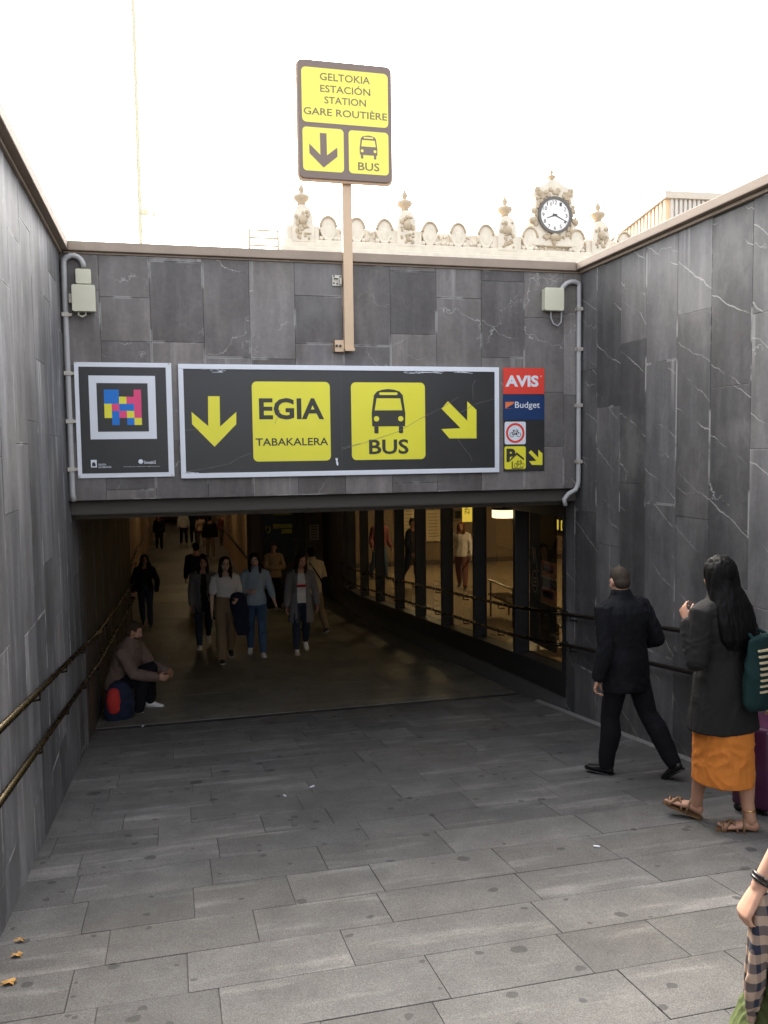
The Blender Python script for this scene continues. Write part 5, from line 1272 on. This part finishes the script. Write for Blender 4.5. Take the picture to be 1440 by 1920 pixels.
# woman with long black hair, orange skirt and charcoal jacket
wpz = gp_on(1352, 1546)
JW = figure(wpz, 8, 1.73, 'woman with long black hair, charcoal jacket and orange skirt walking with her hand raised',
    dict(lean=3, twist=5, legL=(15, 8, -3, 14, 34), legR=(-9, 8, -3, 1, -52), armL=((-112, 13), (5, 158)), armR=((133, 16), (160, 22)), head=(6, 10, 0), curlL=55, curlR=70, palmL=(.95, 0, 0), handL=(15, 140)),
    dict(skin=K_skin2, bare=True, hair='long', hairmat=K_hairb, hairlen=.465, hairwide=1.12, hairvol=1.10, hairback=2.35, locks=False, bottom=('none',),
         tops=[('skirt', K_orange, .018, -1.24, 0, -.022, .25, dict(folds=.009, fore=.045)), ('jacket', K_char, .026, -.56, 1.9, .05, 1.0, dict(collar=True, folds=.008))]), 'f', .0058)
k = JW['k']
for nm in 'RL':       # sandals: sole, two crossing straps, heel strap; anklet on the near foot
    fd, up, an = JW['fd' + nm], JW['up' + nm], JW['an' + nm]; sx = fd.cross(up); sl_ = -up * .052 * 1.72; root = JW['root']
    m = MB(); pts = [(-.055, .024), (-.04, .034), (.02, .036), (.08, .043), (.13, .047), (.17, .040), (.198, .020)]; pts = pts + [(y_, -w) for y_, w in reversed(pts)]; n = len(pts)
    for lev in (sl_ , sl_ * .86): m.v += [tuple(an + fd * y_ * k + sx * w * k + lev) for y_, w in pts]
    m.f.append(tuple(range(n))); m.f.append(tuple(range(2 * n - 1, n - 1, -1)))
    for i in range(n): m.f.append((i, (i + 1) % n, n + (i + 1) % n, n + i))
    so = local(m, 'sandal', K_sandal, root, False)
    m = MB()
    def strap(y0, y1, rise): m.tube([an + fd * (y0 + (y1 - y0) * q) * k + sx * (.047 - .094 * q) * k + sl_ * (.85 - rise * math.sin(math.pi * q)) for q in [i / 8 for i in range(9)]], (.0085), 6, up=up)
    strap(.07, .15, .66); strap(.15, .07, .66); strap(.03, .04, 1.0); strap(.165, .160, .42)
    o = local(m, 'strap', K_sandal, None); o.parent = so
    if nm == 'R':
        m = MB(); sh = (JW['kn' + nm] - an).normalized(); c = an + sh * .055; s1 = sh.orthogonal().normalized(); s2_ = sh.cross(s1)
        m.tube([c + (s1 * math.cos(q) + s2_ * math.sin(q)) * .040 for q in [2 * math.pi * i / 20 for i in range(21)]], .0045, 6, up=sh); local(m, 'anklet', K_gold, root)
# tote bag on her shoulder, with cream stripes
c = ray(1428, 1322) * 5.35
t = thing('tote_bag', c, 'teal canvas shoulder bag with cream stripes hanging beside the orange skirt', 'bag', None, R(25)); m = MB()
limb(m, [(0, 0, .03), (0, 0, .2), (0, 0, .42)], [(.19, .065), (.185, .075), (.16, .03)], (0, 1, 0), 20); o = fuse(m, 'bag_body', K_teal, t, .009, 2, folds=.008, seed=4)
m = MB()
for i in range(8):
    xs_ = [-.13 + .1 * j / 6 for j in range(7)]; z0 = .11 + i * .036; hw__ = .19 - .02 * max(0, i - 4) / 4; dp = (.07 + .006 * math.sin(i * .4)) * (1 - .07 * max(0, i - 4))
    yy_ = [-dp * math.sqrt(max(0, 1 - (x / hw__) ** 2)) - .012 for x in xs_]
    for j in range(6): m.hexa([(xs_[j], yy_[j], z0), (xs_[j + 1], yy_[j + 1], z0), (xs_[j + 1], yy_[j + 1] + .014, z0), (xs_[j], yy_[j] + .014, z0), (xs_[j], yy_[j], z0 + .012), (xs_[j + 1], yy_[j + 1], z0 + .012), (xs_[j + 1], yy_[j + 1] + .014, z0 + .012), (xs_[j], yy_[j] + .014, z0 + .012)])
local(m, 'stripes', K_cream, t, False)
sh = wpt(JW, JW['shR']) - c; sh = rz_(sh, -R(25))
local(MB().tube([(-.12, -.02, .42), tuple(sh * .6 + Vector((-.10, -.03, .12))), tuple(sh + Vector((0, 0, .05))), tuple(sh * .6 + Vector((.08, .03, .12))), (.12, .02, .42)], .012, 8), 'strap', K_teal, t)
# suitcase
q = gp_on(1424, 1514)
K_case = plain('plum_shell', (.060, .012, .040), .32, var=.1)
t = thing('suitcase', q, 'plum hard shell suitcase rolling behind the woman in the orange skirt', 'suitcase', None, R(35))
local(MB().box(-.20, .20, -.125, .125, .05, .60), 'shell', K_case, t, True, .035)
m = MB()
for x in (-.15, -.09, -.03, .03, .09, .15): m.box(x - .008, x + .008, -.130, .130, .09, .56)
local(m, 'rib', K_case, t, False, .004)
m = MB(); m.box(-.203, .203, -.006, .006, .08, .58); local(m, 'zip', K_shoe, t)
for sx_ in (-.15, .15):
    for sy in (-.09, .09): local(MB().tube([(sx_ - .014, sy, .027), (sx_ + .014, sy, .027)], .027, 14), 'wheel', K_shoe, t)
m = MB()
for sx_ in (-.09, .09): m.tube([(sx_, .09, .58), (sx_, .09, .95)], .009, 8)
m.tube([(-.10, .09, .955), (.10, .09, .955)], .014, 8); local(m, 'pull_handle', M_galv, t)
# the passer-by cut by the right edge of the picture
gq = Vector((1.935, 2.0, fz(2.0) + .008))
JG = figure(gq, 4, 1.70, 'passer by in olive green dress with bare forearm, cut by the right edge',
    dict(lean=4, legL=(12, 6, 2, 6, 5), legR=(-14, 16, 2, -20, 5), armL=((-85, 8), (-75, 30)), armR=((60, 15), (20, 30)), curlL=78, palmL=(1, -.3, 0)),
    dict(skin=K_skin, hair='long', hairmat=K_hairbr, hairlen=.3, bottom=('none',), shoe=K_shoe, tops=[('dress', K_green, .014, -1.45, .8, .17, .97, dict(folds=.013))]), 'f', .0045)
m = MB(); w_ = JG['wrL']; d_ = (w_ - JG['elL']).normalized(); s1 = d_.orthogonal().normalized(); s2_ = d_.cross(s1)
for j in range(2): m.tube([w_ - d_ * (.02 + .012 * j) + (s1 * math.cos(a) + s2_ * math.sin(a)) * .031 for a in [2 * math.pi * i / 18 for i in range(19)]], .005, 6, up=d_)
local(m, 'bracelet', K_shoe, JG['root'])
def checkmat():
    m, nt, b = newmat('checked_cloth'); co = nd(nt, 'TexCoord').outputs['Object']; s = nd(nt, 'SeparateXYZ', {0: co})
    a = math_(nt, 'GREATER_THAN', math_(nt, 'FRACT', math_(nt, 'MULTIPLY', s.outputs[2], 19)), .5); c2 = math_(nt, 'GREATER_THAN', math_(nt, 'FRACT', math_(nt, 'MULTIPLY', s.outputs[0], 24)), .6)
    f = math_(nt, 'MULTIPLY', math_(nt, 'ADD', a, math_(nt, 'MULTIPLY', c2, .4)), .72, clamp=True)
    nt.links.new(mixc(nt, f, (.38, .27, .20, 1), (.018, .022, .042, 1)), b.inputs['Base Color']); b.inputs['Roughness'].default_value = .9; bump(nt, b, noise_t(nt, co, 200, 2), .2, .003); return m
hw_ = wpt(JG, JG['wrL'] + JG['hdL'] * .05)
c = hw_ + Vector((.035, .0, .0)); t = thing('checked_shawl', c, 'beige and navy checked shawl hanging from the hand at the right edge', 'shawl', None, .3); m = MB()
for i, (dx, w, h, dy) in enumerate(((-.03, .030, .30, -.015), (.0, .036, .36, .01), (.035, .028, .27, .02), (.01, .03, .22, -.035))):
    limb(m, [(dx * .4, dy * .5, .02), (dx * .8, dy, -h * .3), (dx * 1.3, dy * 1.2, -h * .7), (dx * 1.6 + .01 * i, dy, -h)], [(w * .5, .012), (w, .016), (w * 1.2, .014), (w * 1.1, .008)], (0, 1, 0), 14)
fuse(m, 'cloth', checkmat(), t, .006, 2, folds=.007, fscale=(26, 26, 5), seed=5)

# seated man by the left wall
sp = Vector((XL + .20, 10.85, fz(10.85) + .008))
figure(sp, -114, 1.76, 'bearded man in brown jacket sitting with knees up against the left wall',
    dict(lean=20, ground=False, dz=.31 - .53 * 1.76, bulk=1.08, legL=(116, 121, 4, -4, 8), legR=(110, 119, 6, 4, 10), armL=((-12, 34), (22, 80)), armR=((12, 34), (-26, 78)), head=(-12, 12, 0), curlL=50, curlR=50),
    dict(skin=K_skin2, hair='short', hairmat=K_hairbr, beard=True, bottom=('trousers', K_black, .012, .014), shoe=K_wshoe, tops=[('jacket', K_brown, .022, -.12, 1.95, 0, 1.02, dict(collar=True, folds=.012))]), 'm', .0085, None, False)
t = thing('rolled_blanket', (sp.x - .02, sp.y, sp.z), 'dark rolled blanket under the seated man', 'blanket'); m = MB(); limb(m, [(0, -.25, .1), (0, 0, .105), (0, .25, .1)], [.1, .105, .1], (0, 0, 1), 14); fuse(m, 'roll', K_navy, t, .012, 2, folds=.008)
q = Vector((XL + .24, 10.26, fz(10.26) + .008))
t = thing('backpack', q, 'red and navy backpack standing on the floor in front of the seated man', 'bag', None, R(20)); m = MB()
limb(m, [(0, 0, .05), (0, 0, .18), (0, 0, .32), (0, 0, .38)], [(.17, .11), (.18, .125), (.15, .10), (.11, .065)], (0, 1, 0), 20); fuse(m, 'bag_body', K_navy, t, .011, 2, folds=.008)
m = MB(); limb(m, [(-.075, -.045, .15), (-.08, -.05, .24), (-.07, -.04, .32)], [(.08, .09), (.085, .09), (.07, .075)], (0, 1, 0), 16); fuse(m, 'front_pocket', K_redc, t, .011, 2, folds=.006)
local(MB().tube([(-.05, .02, .38), (-.04, .02, .44), (.04, .02, .44), (.05, .02, .38)], .010, 8), 'carry_loop', K_black, t)

# the four young women walking out towards the camera
a = gp_on(426, 1240)
J = figure(a, 184, 1.72, 'young woman in white t shirt and khaki trousers with a coat over her arm',
    dict(lean=2, legL=(-12, 22, 1, -30, 4), legR=(16, 6, 1, 6, 4), armR=((60, 12), (10, 20)), armL=((-60, 12), (20, 80)), head=(0, 6, 0)),
    dict(skin=K_skin3, hair='long', hairlen=.40, hairwide=1.05, bottom=('trousers', K_khaki, .018, .030, .04), shoe=K_shoe, sole=K_wshoe, tops=[('t_shirt', K_white, .016, -.05, .75, 0, .99)]), 'f', .011, GI)
q = wpt(J, J['wrL'] * .6 + J['elL'] * .4); drape('coat', q + Vector((0, 0, .05)), .26, .62, .09, K_navy, 'dark coat draped over the arm of the woman in khaki trousers', 'coat', .06, 8, .1)
q = wpt(J, J['hR']) + Vector((-.14, .05, -.18)); satchel('handbag', q, .22, .24, .10, K_black, 'small dark handbag at the hip of the woman in khaki trousers', 0, [(-.08, 0, .22), (0, .02, .5), (.10, .03, .72), (.12, .0, .5), (.08, 0, .22)])
a = gp_on(482, 1230)
J = figure(a, 176, 1.74, 'young woman in pale blue shirt and blue jeans walking right of the khaki trousers',
    dict(lean=2, legL=(14, 6, 1, 4, 4), legR=(-8, 14, 1, -14, 4), armR=((60, 14), (-30, 95)), armL=((-80, 16), (-20, 40)), head=(6, 4, 4)),
    dict(skin=K_skin3, hair='long', hairlen=.34, bottom=('trousers', K_jean, .008, .010), shoe=K_wshoe, tops=[('shirt', K_pblue, .018, -.10, 1.5, .0, 1.0, dict(collar=True))]), 'f', .011, GI)
q = wpt(J, J['hL']) + Vector((.14, .05, -.10)); satchel('handbag', q, .24, .26, .10, K_black, 'black shoulder bag of the woman in the pale blue shirt', 0, [(-.08, 0, .24), (-.1, 0, .55), (-.12, .04, .72), (.0, .02, .5), (.08, 0, .24)])
a = gp_on(384, 1214)
figure(a, 182, 1.69, 'young woman in open grey jacket and dark leggings at the left of the group',
    dict(lean=2, legL=(-14, 24, 1, -34, 4), legR=(14, 5, 1, 5, 4), armR=((60, 10), (10, 16)), armL=((-100, 14), (-10, 20)), head=(-6, 4, 0)),
    dict(skin=K_skin, hair='long', hairlen=.42, bottom=('trousers', K_djean, .006, .007), shoe=K_wshoe, tops=[('t_shirt', K_char, .012, -.05, .6, 0, .99), ('jacket', K_grey, .024, -.42, 1.9, .02, 1.0, dict(open=.05))]), 'f', .011, GI)
a = gp_on(566, 1225)
J = figure(a, 178, 1.69, 'young woman in long grey cardigan over a white t shirt with red stripe',
    dict(lean=3, legL=(-10, 20, 1, -26, 4), legR=(15, 6, 1, 5, 4), armR=((70, 12), (20, 18)), armL=((-100, 16), (-10, 18)), head=(-22, 6, -5)),
    dict(skin=K_skin, hair='long', hairlen=.34, hairwide=1.05, bottom=('trousers', K_djean, .006, .008, .10), shoe=K_wshoe, tops=[('t_shirt', K_white, .012, -.05, .6, 0, .99), ('cardigan', K_grey, .026, -.72, 1.9, .04, 1.0, dict(open=.07))]), 'f', .011, GI)
m = MB(); T_ = J['T']; shell(m, [(J['at'](t_), J['tr'] * (.084 * 1.69 + .018), J['tf'] * (.066 * 1.69 + .023)) for t_ in (.50, .54, .58)]); local(m, 'red_stripe', K_redc, J['root'])
# people between and behind them
a = gp_on(515, 1143)
J = figure(a, 180, 1.66, 'person in tan top standing before the floor directory with folded arms', dict(lean=2, armR=((30, 25), (-70, 85)), armL=((-30, 25), (70, 80)), head=(4, 4, 0), legL=(3, 4, 3, 0, 8), legR=(-3, 4, 3, 0, 8)),
    dict(skin=K_skin, hair='short', hairmat=K_hairbr, bottom=('trousers', K_char, .010, .012), shoe=K_shoe, tops=[('top', K_tan, .022, -.15, 1.9, 0, 1.0)]), 'f', .013, GI)
q = wpt(J, J['hL']) + Vector((.05, -.14, -.62)); satchel('duffel_bag', (q.x, q.y, q.z), .42, .20, .18, K_black, 'dark bag carried low in front of the person in the tan top', 0, [(-.12, 0, .2), (0, 0, .42), (.12, 0, .2)])
a = gp_on(588, 1188)
J = figure(a, 20, 1.74, 'person in cream shirt with dark hair seen from behind right of the grey cardigan', dict(lean=3, legL=(14, 5, 2, 4, 5), legR=(-14, 18, 2, -26, 5), armR=((120, 14), (20, 30)), armL=((-120, 12), (-10, 30))),
    dict(skin=K_skin, hair='short', hairmat=K_hairb, bottom=('trousers', K_khaki, .012, .014), shoe=K_shoe, tops=[('shirt', K_cream, .020, -.22, 1.4, .01, 1.0, dict(collar=True))]), 'm', .012, GI)
local(MB().tube([J['at'](.98) + J['tr'] * -.10 - J['tf'] * .09, J['at'](.7) + J['tr'] * -.02 - J['tf'] * .145, J['at'](.3) + J['tr'] * .12 - J['tf'] * .14, J['at'](.05) + J['tr'] * .2], .016, 6), 'strap', K_black, J['root'])
q = wpt(J, J['hR']) + Vector((.22, .0, -.08)); satchel('shoulder_bag', q, .26, .26, .12, K_black, 'black shoulder bag of the person in the cream shirt', .4)
a = gp_on(371, 1150)
figure(a, 5, 1.72, 'person with black hair and dark top half hidden behind the woman in the grey jacket', dict(lean=3, legL=(12, 5, 2, 4, 5), legR=(-12, 16, 2, -20, 5)),
    dict(hair='short', hairmat=K_hairb, bottom=('trousers', K_navy, .010, .012), shoe=K_shoe, tops=[('jumper', K_navy, .02, -.1, 1.9, 0, 1.0)]), 'm', .014, GI)
a = gp_on(275, 1178)
J = figure(a, 176, 1.62, 'woman with curly dark hair and open black jacket walking alone along the left rail',
    dict(lean=3, legL=(12, 5, 1, 4, 4), legR=(-10, 18, 1, -24, 4), armR=((60, 22), (-20, 40)), armL=((-80, 22), (10, 22)), head=(-8, 4, 0)),
    dict(skin=K_skin2, hair='long', hairlen=.30, hairwide=1.25, hairmat=K_hairb, bottom=('trousers', K_djean, .007, .008), shoe=K_shoe, tops=[('blouse', K_char, .012, -.14, .6, .0, .97), ('jacket', K_black, .024, -.05, 1.9, .02, 1.0, dict(open=.06))]), 'f', .012, GI)
q = wpt(J, J['hR']) + Vector((-.20, .08, -.02)); satchel('handbag', q, .30, .26, .14, K_black, 'black shoulder bag of the woman walking along the left rail', 0, [(-.08, 0, .24), (0, .02, .55), (.10, .03, .6), (.08, 0, .24)])
far = 'people far down the passage'
def farp(px, py, face, H, lab, sex, hair, hm, top, bot, **kw):
    figure(gp_on(px, py), face, H, lab, dict(lean=3, legL=(13, 6, 2, 4, 5), legR=(-12, 16, 2, -22, 5), armR=((120, 14), (10, 22)), armL=((-120, 14), (-10, 22)), bulk=kw.get('bulk', 1)),
        dict(hair=hair, hairmat=hm, bottom=('trousers', bot, .012, .016), shoe=K_shoe, tops=[('top', top, .024, kw.get('hem', -.15), kw.get('slv', 1.9), 0, 1.0)]), sex, .02, far)
farp(299, 1031, 180, 1.70, 'far woman with auburn hair in black clothes by the left wall', 'f', 'long', K_hairr, K_black, K_black, hem=-.6)
farp(345, 1021, 5, 1.76, 'far man in white shirt and dark trousers walking away', 'm', 'short', K_hairb, K_white, K_navy)
farp(364, 1020, 0, 1.80, 'far man in dark clothes right of the white shirt', 'm', 'short', K_hairb, K_navy, K_navy)
farp(377, 1026, 8, 1.60, 'far person in beige top between two men in dark jackets', 'f', 'bun', K_hairbr, K_tan, K_khaki)
farp(395, 1046, 0, 1.76, 'broad man in black jacket and beige trousers seen from behind', 'm', 'short', K_hairb, K_black, K_khaki, bulk=1.2)
farp(420, 1026, 178, 1.72, 'far person in maroon jumper by the right rail', 'm', 'short', K_hairbr, K_maroon, K_grey)
def hallp(px, py, face, H, lab, sex, hair, hm, top, bot):
    q = ray(px, py); q = q * (HZ / q.z)
    figure((q.x, q.y, HZ + .004), face, H, lab, dict(lean=2, legL=(13, 6, 2, 4, 5), legR=(-12, 16, 2, -22, 5), armR=((100, 16), (20, 40)), armL=((-100, 14), (-10, 30))),
        dict(hair=hair, hairmat=hm, bottom=('trousers', bot, .012, .016), shoe=K_shoe, tops=[('top', top, .024, -.15, 1.9, 0, 1.0)]), sex, .018, 'people in the hall behind the glass')
hallp(866, 1105, 150, 1.68, 'person with auburn hair and white top walking in the hall behind the glass', 'f', 'long', K_hairr, K_white, K_maroon)
hallp(772, 1100, 230, 1.74, 'person in dark clothes standing in the hall behind the glazing posts', 'm', 'short', K_hairb, K_navy, K_navy)
hallp(712, 1085, 200, 1.70, 'person in maroon jumper in the hall deepest behind the glass', 'm', 'short', K_hairbr, K_maroon, K_jean)
